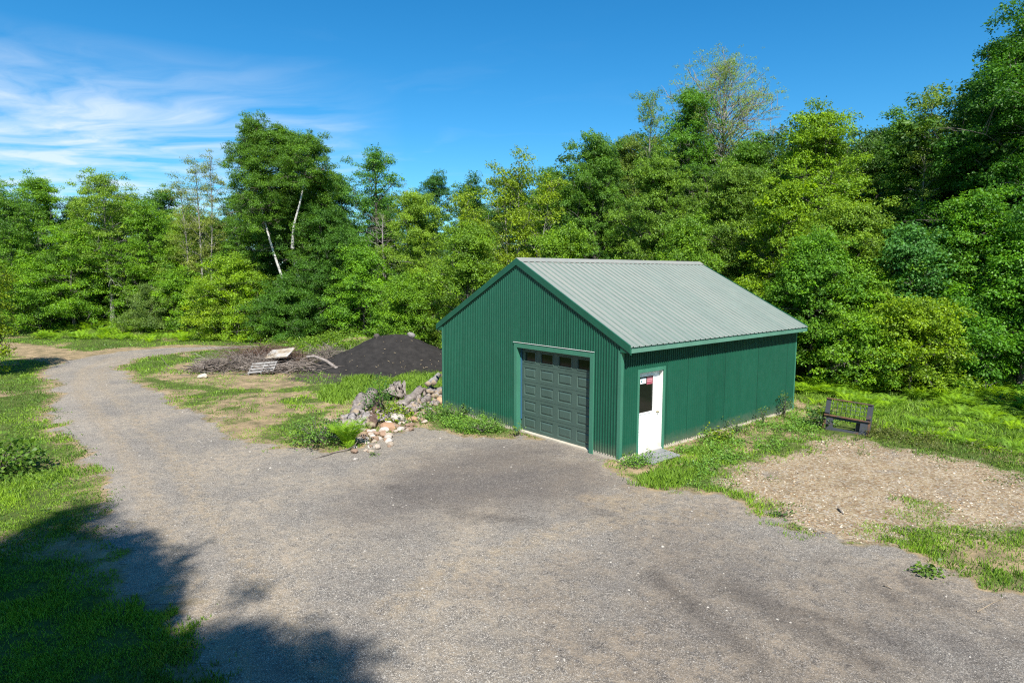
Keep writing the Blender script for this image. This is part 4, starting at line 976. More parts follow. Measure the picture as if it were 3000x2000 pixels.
weeds('weeds', 'brown-green brambles at the edge of the meadow', [(1900,985),(2010,985),(2150,1010),(2352,1050),(2500,1080),(2500,1110),(2352,1075),(2150,1040),(2000,1012),(1920,1008)], 45, .08, .25, .06, 8, .09, (.11, .13, .03))
weeds('weeds', 'weeds at the front wall left of the grey door', [(985,945),(1050,935),(1130,965),(1190,985),(1180,1000),(1100,1003),(1030,985),(985,970)], 70, .10, .34, .055, 10, .09)
weeds('weeds', 'weeds at the near corner of the garage beside the white door', [(1372,1042),(1415,1052),(1470,1040),(1500,1045),(1465,1078),(1410,1066)], 80, .06, .2, .055, 8, .07)
weeds('weeds', 'clover and weeds at the tip of the grass wedge', [(1440,1110),(1500,1100),(1640,1085),(1700,1120),(1640,1138),(1500,1128)], 40, .04, .10, .04, 8, .08)
weeds('weeds', 'scattered low weeds around the rim of the stony patch', [(1640,1095),(1680,1062),(1900,1008),(2080,1028),(2352,1088),(2500,1110),(2500,1150),(2352,1125),(2150,1065),(1950,1035),(1800,1070),(1720,1110),(1800,1175),(1950,1235),(2100,1225),(2352,1215),(2352,1250),(2050,1262),(1850,1225),(1690,1140)], 9, .03, .12, .05, 8, .10, (.10, .15, .03))
weeds('weeds', 'small leafy plants over the edge of the lawn', [(-20,830),(100,870),(130,960),(230,1100),(240,1220),(120,1260),(-20,1260)], 14, .04, .12, .05, 8, .10, (.10, .18, .03))
weeds('weeds', 'bright leafy plants on the mound left of the dark pile', [(600,800),(680,786),(760,786),(830,786),(800,820),(740,836),(660,830)], 18, .2, .45, .12, 12, .2, (.13, .23, .02))
weeds('weeds', 'leafy weeds among the logs and stones', [(745,990),(830,930),(900,918),(1020,900),(1020,965),(950,975),(880,960),(800,1000)], 16, .06, .2, .06, 8, .09)
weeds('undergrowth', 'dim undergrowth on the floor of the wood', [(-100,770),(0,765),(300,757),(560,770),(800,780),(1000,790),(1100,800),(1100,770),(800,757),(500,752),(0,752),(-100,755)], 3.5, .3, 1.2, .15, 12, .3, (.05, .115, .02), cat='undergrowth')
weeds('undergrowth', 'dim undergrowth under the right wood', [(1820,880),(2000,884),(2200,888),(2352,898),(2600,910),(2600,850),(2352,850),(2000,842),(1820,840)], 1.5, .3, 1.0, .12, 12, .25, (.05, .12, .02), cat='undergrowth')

# single plants that stand out
def plant(name, label, px, py, w, h, col, n=16, per=14, ln=.09, cs=.10, cat='plant', stem=BARK):
    loc = on_ground(px, py); r = np.random.default_rng(int(px*3+py)); root = empty(name, loc); tag(root, label, cat)
    tb = Tubes(); cen = []
    for k in range(n):
        a = r.uniform(0, 6.28); rr = w*math.sqrt(r.random()); z = h*r.uniform(.25, 1)*(1-.35*(rr/w)**2)
        q = np.array([math.cos(a)*rr, math.sin(a)*rr, z]); cen.append(q)
        tb.add(np.array([[0, 0, -.02], q*.5+np.array([0, 0, .1*h]), q]), [.010, .007, .003], 4)
    tb.build('stem', stem, root); cen = np.array(cen)
    V, Fq, v = leaves(r, cen, np.full(n, cs), per, ln, .7, None, 0, .2, .65, .55)
    o = np_mesh('foliage', V, [Fq], LEAF, root, v=v); o.color = (*col, 1); return root
def fern(label, px, py, L, nf):
    loc = on_ground(px, py); r = np.random.default_rng(int(px)); V, Fq, v = [], None, None
    Vs = []; vs = []
    for k in range(nf):
        V = frond(r, L*r.uniform(.75, 1.1), k*2.4+r.normal(0, .2), r.uniform(1.2, 1.62), 18); Vs.append(V); vs.append(np.full(len(V), np.clip(r.normal(.5, .14), 0, 1)))
    V = np.concatenate(Vs); o = np_mesh('fern', V, [np.arange(len(V)).reshape(-1, 4)], FERN, v=np.concatenate(vs), loc=loc); tag(o, label, 'fern')
fern('large yellow-green fern at the edge of the gravel by the stones', 800, 1027, .9, 26)
fern('small pale fern below the large one', 802, 1034, .35, 8)
plant('bush', 'low leafy bush left of the large fern', 728, 1018, .8, .75, (.10, .20, .03), 54, 22, .075, .13, 'bush')
plant('conifer_sapling', 'small blue-green sapling between bush and large fern', 766, 1012, .2, .62, (.035, .085, .055), 22, 26, .05, .09, 'sapling')
plant('sapling', 'tall thin leafy sapling growing between the logs', 868, 950, .38, 1.25, (.06, .15, .025), 26, 18, .085, .12, 'sapling')
plant('plant', 'yellow-green broad-leaved plant in front of the big stump', 905, 965, .55, .5, (.17, .25, .015), 26, 16, .11, .13)
plant('bush', 'dark leafy bush at the left edge of the lawn', -4, 1090, .8, .9, (.085, .17, .018), 46, 26, .11, .17, 'bush')
plant('plant', 'leafy weed clump in the corner by the log pile', 990, 960, .4, .5, (.10, .19, .03), 22, 16, .07, .1)
plant('plant', 'grassy weed clump at the left foot of the front wall', 1048, 960, .42, .5, (.09, .18, .035), 30, 20, .07, .1)
plant('plant', 'spreading weed halfway along the front wall', 1110, 990, .5, .32, (.095, .18, .03), 30, 18, .06, .11)
plant('plant', 'upright weed against the front wall', 1085, 955, .14, .72, (.07, .16, .04), 10, 12, .07, .07)
plant('plant', 'weed at the left foot of the grey door', 1190, 1000, .16, .42, (.12, .2, .03), 9, 12, .06, .06)
plant('plant', 'yellow-green weed against the middle of the side wall', 1655, 1010, .42, .42, (.17, .25, .02), 22, 16, .085, .11)
plant('plant', 'dark leafy weed at the left leg of the metal frame', 1885, 980, .30, .62, (.04, .10, .02), 20, 20, .085, .11)
plant('plant', 'creeping weed at the near corner of the garage', 1450, 1068, .42, .16, (.085, .17, .03), 22, 14, .06, .09)
for k, (px, h) in enumerate(((1690, .5), (1722, .62), (1745, .55), (1785, .7), (1810, .8))):
    w = ground_pt(px, 1000); y = CAM[1]; 
plant('plant', 'tall weed against the far end of the side wall', 1800, 956, .22, .85, (.085, .16, .035), 16, 14, .06, .08)
plant('plant', 'thin weed climbing the side wall left of the tall one', 1752, 972, .16, .65, (.085, .16, .035), 11, 12, .055, .07)
plant('plant', 'thin climbing weeds right of the yellow-green one by the wall', 1690, 992, .3, .5, (.085, .16, .035), 16, 12, .055, .08)
plant('plant', 'little weed in the yard gravel below the log row', 860, 1045, .10, .14, (.11, .2, .04), 6, 10, .05, .05)
plant('plant', 'grassy tuft standing alone in the yard gravel at the right', 2130, 1312, .18, .12, (.11, .19, .03), 14, 14, .07, .07)
plant('plant', 'weed tuft on the gravel between yard and stony patch', 1800, 1182, .18, .14, (.08, .16, .03), 10, 12, .05, .06)

# ------------------------------------------------------------------ stones
def rock_mat():
    m, nt, b = mat('stone', (.4, .35, .3), .9, .2); q = N(nt)
    oi = q.n('ShaderNodeObjectInfo').outputs['Color']
    f = q.noise(q.obj(), 7, 5, .7)
    q.l(q.mix(q.rng(f, .35, .7, 0, .45), oi, (.20, .16, .13)), b.inputs['Base Color']); q.l(q.bump(f, .5, .04), b.inputs['Normal']); return m
M_ROCK = rock_mat()
def rock_mesh(seed, sub=2):
    r = np.random.default_rng(seed); bm = bmesh.new(); bmesh.ops.create_icosphere(bm, subdivisions=sub, radius=1)
    pl = [(lambda n: (n/np.linalg.norm(n), r.uniform(.55, .9)))(r.normal(0, 1, 3)) for _ in range(11)]
    for v in bm.verts:
        p = np.array(v.co)
        for n, d in pl:
            k = p@n-d
            if k > 0: p = p-n*k*.95
        p *= 1+r.normal(0, .025); v.co = p
    me = bpy.data.meshes.new('rock'); bm.to_mesh(me); bm.free(); me.materials.append(M_ROCK); return me
RM = [rock_mesh(s) for s in range(6)]
STONE_COL = [(.46, .42, .38), (.40, .33, .27), (.28, .18, .12), (.42, .38, .34), (.34, .28, .22), (.22, .145, .10)]
def rock(label, px, py, s, col, group=None, k=0):
    loc = on_ground(px, py); o = link(bpy.data.objects.new('rock', RM[k % 6])); r = random.Random(px*7+py)
    o.location = (loc[0], loc[1], loc[2]+s*.28); o.scale = (s*r.uniform(.85, 1.25), s*r.uniform(.8, 1.1), s*r.uniform(.55, .8)); o.rotation_euler = (r.uniform(-.3, .3), r.uniform(-.3, .3), r.uniform(0, 6.28))
    o.color = (*col, 1); tag(o, label, 'rock', group)
rock('largest pale stone on the slope below the log row', 918, 968, .30, (.44, .39, .35), k=1)
rock('brown stone beside the largest pale one, to its right', 948, 968, .22, (.33, .20, .12), k=2)
rock('flat red-brown stone left of the largest pale one', 893, 985, .24, (.32, .19, .11), k=3)
rock('white stone below the yellow-green plant', 928, 942, .12, (.55, .53, .50), k=4)
rock('big red-brown stone under the fallen log', 957, 938, .24, (.40, .22, .13), k=0)
rock('pale tan stone at the left corner of the garage', 1012, 925, .22, (.40, .27, .16), k=5)
rs = random.Random(12)
for k in range(130):
    t = rs.random(); px = 825+t*160+rs.gauss(0, 18); py = 1020-t*72+rs.gauss(0, 14)
    if px > 985: continue
    rock('fist-sized tan or pale stone in the spill below the log row', px, py, rs.uniform(.05, .14), STONE_COL[rs.randrange(6)], 'stones spilled below the log row', k)
rock('pale stone at the left end of the brush pile', 467, 868, .22, (.42, .38, .31), k=2)
# gravel lying loose, uncountable
def loose(name, label, polyk, n, s0, s1, cols, d0, d1, clumped=False):
    base = RM[0]; bm = bmesh.new(); bmesh.ops.create_icosphere(bm, subdivisions=1, radius=1); T = np.array([v.co[:] for v in bm.verts]); Fc = np.array([[v.index for v in f.verts] for f in bm.faces]); bm.free()
    P, d = scatter(n, -.95, .95, d0, d1, .9)
    m = zones(P); k_ = (m[polyk] > .6) & ~in_building(P)
    if clumped: k_ &= rng.random(n) < np.clip((fbm(P[:, 0]*.7, P[:, 1]*.7, 83, 3)-.35)*4, .05, 1)
    P = P[k_]; d = d[k_]; n = len(P)
    s = rng.uniform(s0, s1, n)*rng.uniform(.5, 1, n)*np.clip(d/9, 1, 1.8); a = rng.uniform(0, 6.28, n)
    sh = np.column_stack([s*rng.uniform(.8, 1.3, n), s*rng.uniform(.7, 1.1, n), s*rng.uniform(.35, .7, n)])
    L = T[None]*(1+rng.normal(0, .13, (n, len(T), 1)))*sh[:, None]
    ca, sa = np.cos(a)[:, None], np.sin(a)[:, None]
    X = L[..., 0]*ca-L[..., 1]*sa; Y = L[..., 0]*sa+L[..., 1]*ca
    V = np.stack([X+P[:, :1], Y+P[:, 1:], L[..., 2]+(ground_z(P)+s*.15)[:, None]], -1).reshape(-1, 3)
    Fq = (Fc[None]+np.arange(n)[:, None, None]*len(T)).reshape(-1, 3)
    mt, nt, b = mat(name, (.4, .4, .4), .9, .2); q = N(nt); q.l(q.ramp(q.attr('v').outputs['Fac'], cols), b.inputs['Base Color'])
    o = np_mesh(name, V, [Fq], mt, v=np.repeat(rng.random(n), len(T))); tag(o, label, 'gravel', kind='stuff')
loose('loose_gravel', 'larger pale stones lying about the yard', 'road', 2200, .010, .028, [(0, (.10, .09, .085)), (.6, (.22, .20, .175)), (1, (.36, .33, .29))], 6.3, 30, True)
loose('loose_gravel', 'loose grey and pale gravel over the yard', 'road', 5000, .006, .013, [(0, (.08, .08, .08)), (.4, (.17, .155, .14)), (.8, (.28, .26, .23)), (1, (.5, .48, .44))], 6.3, 24)
loose('loose_gravel', 'tan and pale stones strewn over the sandy patch', 'sand', 30000, .009, .026, [(0, (.10, .085, .07)), (.3, (.24, .15, .075)), (.65, (.33, .26, .18)), (1, (.50, .45, .37))], 8, 24, True)

# ------------------------------------------------------------------ dark soil pile
def pile():
    c = ud(-5.75, 30.6); n = 110
    uu, dd = np.meshgrid(np.linspace(-4.7, 4.9, n), np.linspace(-3.9, 4.4, n))
    # two merged cones with a short ridge between the peaks
    rid = np.clip(uu, -.75, .55); r1 = np.hypot((uu-rid)/1.0, dd/.95)
    h = 1.60-r1*.455-.06*np.abs(rid)
    h2 = 1.0-np.hypot(uu+1.9, dd+.5)*.40
    h = np.maximum(h, h2)+.11*(fbm(uu*.9+3, dd*.9, 5, 4)-.5)*2+.13*(fbm(uu*3.2, dd*3.2, 8, 4)-.5)
    h = np.where(h > 0, h, h*.6); h = .5*(h+np.sqrt(h*h+.02))-.05
    X = c[0]+RH[0]*uu+FH[0]*dd; Y = c[1]+RH[1]*uu+FH[1]*dd
    Zz = h-.03
    m, nt, b = mat('dark_soil', (.035, .033, .031), .95, .15); q = N(nt); p = q.pos()
    col = q.ramp(q.noise(p, 3, 6, .7), [(.3, (.015, .014, .0135)), (.7, (.034, .031, .029))])
    col = q.mix(q.rng(q.noise(p, 26, 3, .6), .66, .74, 0, .55), col, (.16, .13, .09))
    q.l(col, b.inputs['Base Color']); q.l(q.bump(q.noise(p, 18, 5, .75), .7, .06), b.inputs['Normal'])
    root = empty('soil_pile', (c[0], c[1], 0)); tag(root, 'tall dark heap of black soil left of the garage', 'soil pile')
    o = np_mesh('heap', np.stack([X-c[0], Y-c[1], Zz], -1).reshape(-1, 3), [grid_faces(n, n)], m, root, smooth=True)
    return c, uu, dd, h
pc, _pu, _pd, _ph = pile()
def pile_z(u, d):
    i = int(np.argmin(abs(_pd[:, 0]-d))); j = int(np.argmin(abs(_pu[0]-u))); return _ph[i, j]-.03
def pile_thing(label, u, d, s, col, k):
    o = link(bpy.data.objects.new('rock', RM[k])); xy = pc+RH*u+FH*d; o.location = (xy[0], xy[1], pile_z(u, d)+s*.35); o.scale = (s, s*.9, s*.8); o.rotation_euler = (.3, .2, k); o.color = (*col, 1); tag(o, label, 'rock')
pile_thing('grey rock sitting on the right shoulder of the dark heap', .75, .2, .22, (.20, .19, .19), 1)
pile_thing('dark clod on the left shoulder of the dark heap', -.95, .1, .2, (.05, .045, .045), 3)
# wood chips on the heap
V = []; 
for k in range(230):
    u = rng.uniform(-4, 4); d = rng.uniform(-3.6, 1.2)
    z = pile_z(u, d)
    if z < .04: continue
    if rng.random() > .35+.5*(z < .5): continue
    xy = pc+RH*u+FH*d; a = rng.uniform(0, 3.14); l = rng.uniform(.03, .11); w = .018
    e = np.array([math.cos(a), math.sin(a), rng.normal(0, .3)])*l/2; f = np.array([-math.sin(a), math.cos(a), .3])*w/2; o = np.array([xy[0], xy[1], z+.03])
    V += [o-e-f, o+e-f, o+e+f, o-e+f, o-e-f+[0, 0, .012], o+e-f+[0, 0, .012], o+e+f+[0, 0, .012], o-e+f+[0, 0, .012]]
V = np.array(V); nb = len(V)//8
Fq = (np.array([(0,3,2,1),(4,5,6,7),(0,1,5,4),(1,2,6,5),(2,3,7,6),(3,0,4,7)])[None]+np.arange(nb)[:, None, None]*8).reshape(-1, 4)
mchip, _, _ = mat('chip', (.30, .24, .15), .9)
tag(np_mesh('wood_chips', V, [Fq], mchip), 'pale wood chips strewn on the dark heap', 'wood chips', kind='stuff')

# ------------------------------------------------------------------ brush pile
def twigs(tb, n, c, ru, rd, hz, L0, L1, r0, az0=0, azs=1.2, eld=.35):
    for k in range(n):
        t = rng.normal(0, .42, 2); u, d = c[0]+t[0]*ru, c[1]+t[1]*rd
        h = hz*max(0, 1-(t@t)*.8)*rng.uniform(.15, 1.0)
        xy = ud(u, d); az = az0+rng.normal(0, azs); L = rng.uniform(L0, L1); el = rng.normal(.05, eld)
        dv = np.array([RH[0]*math.cos(az)+FH[0]*math.sin(az), RH[1]*math.cos(az)+FH[1]*math.sin(az), math.tan(max(-.9, min(.9, el)))*.8])
        m = np.array([xy[0], xy[1], h+.05]); bend = rng.normal(0, .09*L, 3)
        P = np.array([m-dv*L/2, m-dv*L*.15+bend*.8, m+dv*L*.2+bend, m+dv*L/2]); P[:, 2] = np.maximum(P[:, 2], .015)
        r = r0*rng.uniform(.5, 1.5); tb.add(P, [r, r*.85, r*.6, r*.25], 4, rng.random())
bpile = empty('brush_pile', (0, 0, 0)); tag(bpile, 'tangled heap of cut branches and reddish twigs left of the dark soil', 'brush pile')
tb = Tubes(); twigs(tb, 900, (-12.0, 30.6), 2.1, 1.1, .82, .8, 2.2, .009, 3.1, .7, .26); twigs(tb, 90, (-13.4, 30.4), 1.2, .6, 1.0, 1.2, 2.6, .009, 3.1, .25, .12); tb.build('twigs', TWIG, bpile)
tb = Tubes(); twigs(tb, 300, (-12.6, 28.9), 2.2, 1.1, .6, .5, 2.2, .012, 0, 1.4, .5); twigs(tb, 380, (-9.0, 30.2), 1.6, .9, .85, .5, 1.6, .009, 0, 1.4, .6); twigs(tb, 110, (-10.2, 28.4), 1.5, .6, .35, .8, 2.2, .018, 0, .9, .15); twigs(tb, 150, (-13.9, 28.6), 1.0, .8, .5, .5, 1.6, .014, .5, 1.0, .3)
tb.build('branches', BRANCH, bpile)
bpile.location = (0, 0, 0)
# leaning sheet
mpan, nt, b = mat('weathered_panel', (.6, .55, .48), .7); q_ = N(nt); p_ = q_.obj()
c_ = q_.ramp(q_.noise(p_, 2.2, 5, .65), [(.36, (.19, .13, .075)), (.5, (.31, .265, .205)), (.68, (.36, .365, .37))])
q_.l(c_, b.inputs['Base Color'])
pc3 = ud(-11.05, 29.5)
mb = MB(); mb.box(-.64, .64, -.42, .42, -.012, .012)
for k in range(5): mb.box(.56-.1*k, .61-.1*k, .42, .44+.03*(k % 2), -.011, .011)
o = mb.build('panel', mpan, loc=(pc3[0], pc3[1], .72)); o.rotation_euler = (R(23), R(-7), math.atan2(RH[1], RH[0])-R(13)); tag(o, 'pale weathered sheet leaning on the brush pile', 'panel')
# pallet
mpal = bark_mat('weathered_slats', (.15, .14, .13), (.29, .28, .265), 6, 1)
pp = ud(-11.25, 27.95); pal = empty('pallet', (pp[0], pp[1], .22)); pal.rotation_euler = (R(20), R(-4), math.atan2(RH[1], RH[0])+R(7)); tag(pal, 'grey wooden pallet leaning on the front of the brush pile', 'pallet')
for k in range(4):
    mb = MB(); y = -.44+k*.27; mb.box(-.56, .56, y, y+.16, .045, .065); mb.build('slat', mpal, pal, bevel=.003)
for x in (-.53, 0, .49):
    mb = MB(); mb.box(x, x+.045, -.46, .55, -.045, .044); mb.build('stringer', mpal, pal)
mb = MB()
path = [ud(-9.6, 29.0), ud(-9.2, 28.9), ud(-8.6, 28.7), ud(-8.0, 28.4)]
mb.tube([(p[0], p[1], z) for p, z in zip(path, (.62, .66, .48, .15))], [.05, .06, .07, .08], 8, 0, True, 1)
o = mb.build('log', [LOGB, LOGE], smooth=False); tag(o, 'bent pale branch arching beside the leaning sheet', 'log')

# ------------------------------------------------------------------ log row
def log(label, px0, py0, px1, py1, r, z0=0., z1=0., seed=0, name='log', n=11, rough=.34, bk=LOGB, flare=0., cat='log'):
    a, b_ = ground_pt(px0, py0), ground_pt(px1, py1); rr = np.random.default_rng(seed+int(px0)); k = 12; r = r*.9
    A = np.array([a[0], a[1], gz(a[0], a[1])+r*.75+z0]); B = np.array([b_[0], b_[1], gz(b_[0], b_[1])+r*.75+z1])
    t = np.linspace(0, 1, k)[:, None]; P = A+(B-A)*t+rr.normal(0, r*.06, (k, 3)); rad = r*(1+rr.normal(0, rough*.5, k))*(1+flare*np.exp(-t[:, 0]*5))
    V, Fq = tube_arr(P, rad, n); V = V.reshape(k, n, 3)
    c = P[:, None]; V = c+(V-c)*(1+rough*rr.normal(0, 1, (1, n, 1))*.7+rough*.5*rr.normal(0, 1, (k, n, 1)))
    V = V.reshape(-1, 3); org = A-np.array([0, 0, r]); caps = np.array([list(range(n-1, -1, -1)), [(k-1)*n+i for i in range(n)]])
    o = np_mesh(name, V-org, [Fq, caps], [bk, LOGE], mi=[0]*len(Fq)+[1, 1], loc=org); tag(o, label, cat); return o
log('big gnarled stump lying on its side above the yellow-green plant', 898, 918, 926, 914, .26, .04, .08, 1, 'stump', 18, .26, flare=.35, cat='stump')
log('root burl on top of the big gnarled stump', 904, 914, 914, 906, .20, .20, .24, 2, 'stump', 14, .28, cat='stump')
log('long split grey log right of the big stump', 916, 948, 968, 912, .19, .02, .12, 3)
log('short grey log lying against the split log', 950, 945, 985, 925, .13, .0, .05, 4)
log('hollow grey log end right of the split log', 968, 915, 1000, 916, .17, .03, .0, 5)
log('mossy pale log leaning left of the tall sapling', 828, 950, 858, 918, .20, .0, .10, 6)
log('rounded log at the left end of the row', 820, 960, 832, 925, .17, .0, .12, 7)
log('brown log standing on end below the sapling', 855, 985, 868, 945, .14, .0, .05, 8, bk=TWIG)
log('short sawn log left of the row, end toward the yard', 781, 988, 808, 986, .19, .0, .0, 9)
log('thin pale pole on the ground, left end of the row', 744, 985, 782, 987, .05, 0, 0, 10, bk=LOGE)
log('second thin tan pole above the pale one', 747, 965, 782, 972, .05, 0, 0, 11, bk=LOGE)
log('grey branch lying across the row below the saplings', 815, 985, 882, 972, .035, .05, .08, 12, bk=DEAD)
log('flat grey slab of wood between sawn log and row', 786, 968, 822, 958, .12, 0, .03, 13, bk=DEAD)
# stacked split firewood at the garage corner
rs = random.Random(5)
for k in range(15):
    lev = k//5; px = 985+(k % 5)*8+rs.uniform(-2, 2); py = 925-lev*1
    log('split grey firewood billet in the stack at the garage corner', px, py, px+8+rs.uniform(-3, 3), py-9, rs.uniform(.075, .11), .14*lev+rs.uniform(0, .04), .14*lev+rs.uniform(0, .05), 40+k, 'firewood', 5, .22, bk=DEAD)
    bpy.data.objects[[o.name for o in C.objects][-1]]['group'] = 'firewood stack'
log('pale split block on top of the firewood stack, left side', 983, 920, 1000, 912, .13, .52, .60, 71, 'firewood', 4, .15, bk=mpal)
log('pale block tilted on top of the firewood stack, right side', 996, 920, 1008, 905, .12, .56, .66, 72, 'firewood', 4, .2, bk=mpal)
for k in range(80):
    t = rs.random(); px = 790+t*200+rs.gauss(0, 10); py = 982-t*52+rs.gauss(0, 9); L = rs.uniform(4, 13)
    log('broken grey chunk of wood scattered along the log row', px, py, px+L, py-L*rs.uniform(-.4, .9), rs.uniform(.04, .12), rs.uniform(0, .08), rs.uniform(.0, .15), 200+k, 'wood_chunk', 6, .4, bk=DEAD if k % 3 else LOGB, cat='wood')
    bpy.data.objects[[o.name for o in C.objects][-1]]['group'] = 'broken wood along the log row'
# long curved stick on the gravel
mb = MB(); pts = [(716, 1056, .015), (745, 1049, .03), (772, 1040, .03), (800, 1036, .05), (815, 1032, .10), (824, 1024, .16)]
mb.tube([(*ground_pt(x, y)[:2], gz(*ground_pt(x, y)[:2])+z) for x, y, z in pts], [.008, .013, .016, .018, .017, .012], 6)
tag(mb.build('stick', BRANCH, smooth=True), 'long curved stick on the gravel below the large fern', 'stick')
for lab, a, b_, r in (('short dry stick in the stony patch', (1925, 1168), (1938, 1180), .02), ('pale straw stick on the dark yard gravel at the right', (2245, 1405), (2310, 1372), .007),
                      ('tiny pale stick on the yard right of centre', (2030, 1345), (2050, 1352), .009)):
    mb = MB(); A, B = on_ground(*a), on_ground(*b_); mb.tube([(A[0], A[1], A[2]+.02), ((A[0]+B[0])/2, (A[1]+B[1])/2, (A[2]+B[2])/2+.035), (B[0], B[1], B[2]+.02)], [r, r, r*.6], 5)
    tag(mb.build('stick', BRANCH if r > .015 else LOGE, smooth=True), lab, 'stick')

# ------------------------------------------------------------------ rusty steel frame (a fork carriage) leaning in the weeds
def rust_mat(name, c0, amt):
    m, nt, b = mat(name, c0, .55, .4); q = N(nt); p = q.obj(); f = q.noise(p, 5, 6, .7)
    q.l(q.mix(q.rng(f, .5-amt, .62-amt), c0, (.13, .065, .035)), b.inputs['Base Color']); q.l(q.bump(f, .2, .01), b.inputs['Normal']); return m
ST = rust_mat('worn_blue_steel', (.045, .050, .060), -.06); RU = rust_mat('rusty_steel', (.06, .05, .05), .08)
A, B = on_ground(1897, 985), on_ground(1988, 997)
fr = empty('steel_frame', ((A[0]+B[0])/2, (A[1]+B[1])/2, (A[2]+B[2])/2-.03)); tag(fr, 'rusty blue-grey steel frame with wire mesh back standing in the weeds', 'metal frame')
fr.rotation_euler = (R(-8), R(2.5), math.atan2(B[1]-A[1], B[0]-A[0])-R(5))
w = .60
def part(name, boxes, m, bev=.004, par=fr):
    mb = MB()
    for b_ in boxes: mb.box(*b_)
    return mb.build(name, m, par, bevel=bev)
part('top_bar', [(-w, w, -.05, .03, .90, .935)], RU)
for sx_ in (-1, 1):
    a, b_ = sorted((sx_*w, sx_*(w-.125)))
    part('upper_post', [(a, b_, -.02, .02, .46, .899), (a, b_, -.055, -.021, .50, .585)], ST)
    c, d = sorted((sx_*w, sx_*(w-.012))); part('side_plate', [(c, d, .021, .11, .05, .899)], ST)
    a, b_ = sorted((sx_*(w+.0), sx_*(w-.25))); lp = part('lower_plate', [(a, b_, -.045, .02, .0, .42)], ST)
    c, d = sorted((sx_*(w+.003), sx_*(w-.06))); part('rusty_edge', [(c, d, -.05, -.0455, .02, .415)], RU, .001, lp)
part('middle_rail', [(-w-.004, w+.004, -.09, .03, .42, .459)], RU)
part('rail_web', [(-w+.26, w-.26, -.03, .01, .345, .419)], ST)
part('rear_post', [(.22, .34, .10, .14, .0, .38)], RU)
part('bottom_bar', [(-w+.25, w-.25, -.05, .0, .0, .10)], ST)
mb = MB()
for k in range(8):
    x = -w+.125+(2*w-.25)*(k+.5)/8-.0; mb.tube([(x, -.005, .459), (x, -.005, .90)], [.007, .007], 6)
for z in (.565, .68, .79): mb.tube([(-w+.12, .005, z), (w-.12, .005, z)], [.007, .007], 6)
mb.build('wire_mesh', ST, fr, smooth=True)

# ------------------------------------------------------------------ light, sky, camera
S = np.array([.557, -.3585, .7492]); S /= np.linalg.norm(S)
el = math.asin(S[2]); az = math.atan2(S[0], S[1])         # clockwise from +Y
sun = bpy.data.lights.new('sun', 'SUN'); sun.energy = 5.0; sun.angle = R(.53); sun.color = (1, .955, .88)
so = bpy.data.objects.new('sun', sun); C.objects.link(so); so.rotation_euler = (math.pi/2-el, 0, math.pi-az)
w_ = bpy.data.worlds.new('World'); sc.world = w_; w_.use_nodes = True; nt = w_.node_tree; q = N(nt)
bg = nt.nodes['Background']
sky = q.n('ShaderNodeTexSky', sky_type='NISHITA'); sky.sun_disc = False; sky.sun_elevation = el; sky.sun_rotation = az
sky.altitude = 200; sky.air_density = 1.0; sky.dust_density = .5; sky.ozone_density = 1.3
hs = q.n('ShaderNodeHueSaturation'); hs.inputs['Saturation'].default_value = 1.2; hs.inputs['Value'].default_value = 1.0; q.l(q.mix(1., sky.outputs[0], (.68, 1.02, 1.20), 'MULTIPLY'), hs.inputs['Color'])
tc = q.n('ShaderNodeTexCoord').outputs['Generated']
sp_ = q.n('ShaderNodeSeparateXYZ'); q.l(tc, sp_.inputs[0])
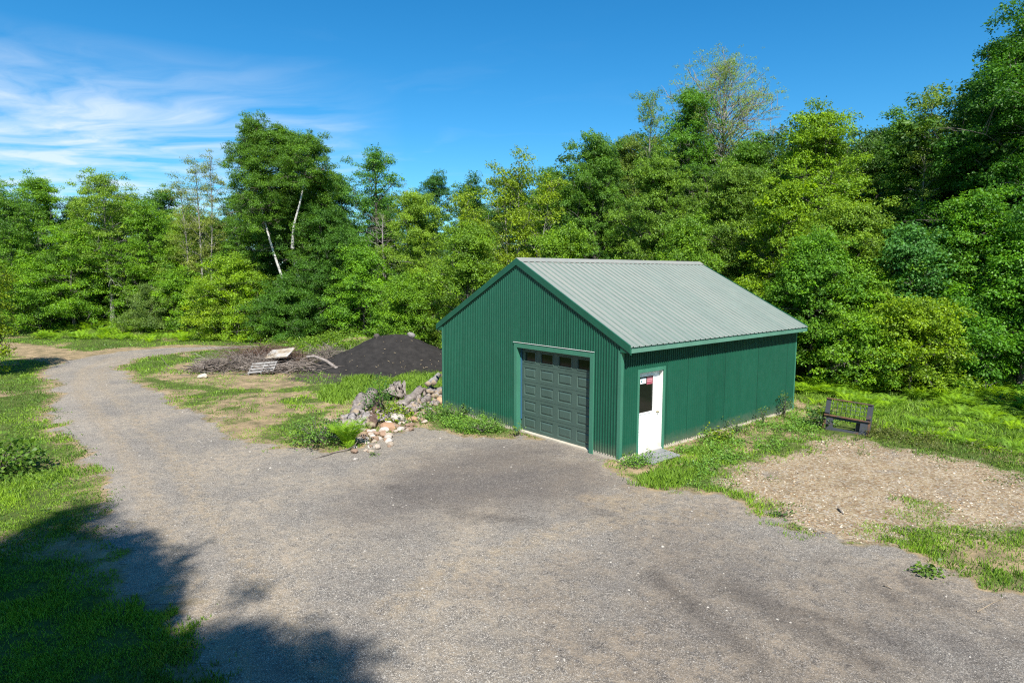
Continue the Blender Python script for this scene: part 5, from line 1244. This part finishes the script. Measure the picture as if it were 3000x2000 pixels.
# cirrus on a plane high above: direction divided by its height
zz = q.math('MAXIMUM', sp_.outputs[2], .03)
X = q.math('DIVIDE', sp_.outputs[0], zz); Y = q.math('DIVIDE', sp_.outputs[1], zz)
cx = q.n('ShaderNodeCombineXYZ'); q.l(X, cx.inputs[0]); q.l(Y, cx.inputs[1])
mp = q.n('ShaderNodeMapping'); mp.inputs['Rotation'].default_value = (0, 0, R(-28)); q.l(cx.outputs[0], mp.inputs['Vector'])
wz = q.n('ShaderNodeTexNoise'); wz.inputs['Scale'].default_value = .55; wz.inputs['Detail'].default_value = 3; q.l(mp.outputs[0], wz.inputs['Vector'])
wa = q.n('ShaderNodeVectorMath', operation='MULTIPLY_ADD'); q.l(wz.outputs['Color'], wa.inputs[0]); wa.inputs[1].default_value = (2.4, 1.9, 0); q.l(mp.outputs[0], wa.inputs[2])
st1 = q.noise(q.scale(wa.outputs[0], .8, 1.5, 1), 1.15, 9, .56)
# cloud bank: azimuth window to the left of the view and low elevation
azm = q.math('ADD', q.math('MULTIPLY', sp_.outputs[0], float(RH[0])), q.math('MULTIPLY', sp_.outputs[1], float(RH[1])))
bank = q.math('MULTIPLY', q.rng(azm, -.16, -.52), q.math('MULTIPLY', q.rng(sp_.outputs[2], .30, .21), q.rng(sp_.outputs[2], .02, .15, .35, 1)))
cl = q.math('MULTIPLY', q.rng(st1, .34, .68), bank)
wisp = q.math('MULTIPLY', q.rng(st1, .55, .8), q.math('MULTIPLY', q.rng(sp_.outputs[2], .40, .1, .0, .14), q.rng(azm, .30, -.25)))
cl = q.math('MINIMUM', q.math('ADD', q.math('MULTIPLY', cl, .80), wisp), .72)
q.l(q.mix(cl, hs.outputs[0], (7.0, 7.6, 8.2)), bg.inputs['Color'])
bg.inputs['Strength'].default_value = .068
cam = bpy.data.cameras.new('camera'); co = bpy.data.objects.new('camera', cam); C.objects.link(co); sc.camera = co
cam.sensor_width = 36; cam.lens = F/3000*36; cam.clip_end = 3000; cam.clip_start = .05
from mathutils import Matrix
rt = _rt*math.cos(ROLL)+_up*math.sin(ROLL); up = -_rt*math.sin(ROLL)+_up*math.cos(ROLL)
co.matrix_world = Matrix(((rt[0], up[0], -_fw[0], CAM[0]), (rt[1], up[1], -_fw[1], CAM[1]), (rt[2], up[2], -_fw[2], CAM[2]), (0, 0, 0, 1)))
vs_ = sc.view_settings; sc.display_settings.display_device = 'sRGB'; vs_.view_transform = 'Standard'; vs_.look = 'None'; vs_.exposure = 1.0; vs_.gamma = 1
sc.cycles.filter_width = 1.2; sc.cycles.use_denoising = False
sc.cycles.max_bounces = 6; sc.cycles.diffuse_bounces = 3; sc.cycles.transmission_bounces = 3; sc.cycles.glossy_bounces = 2
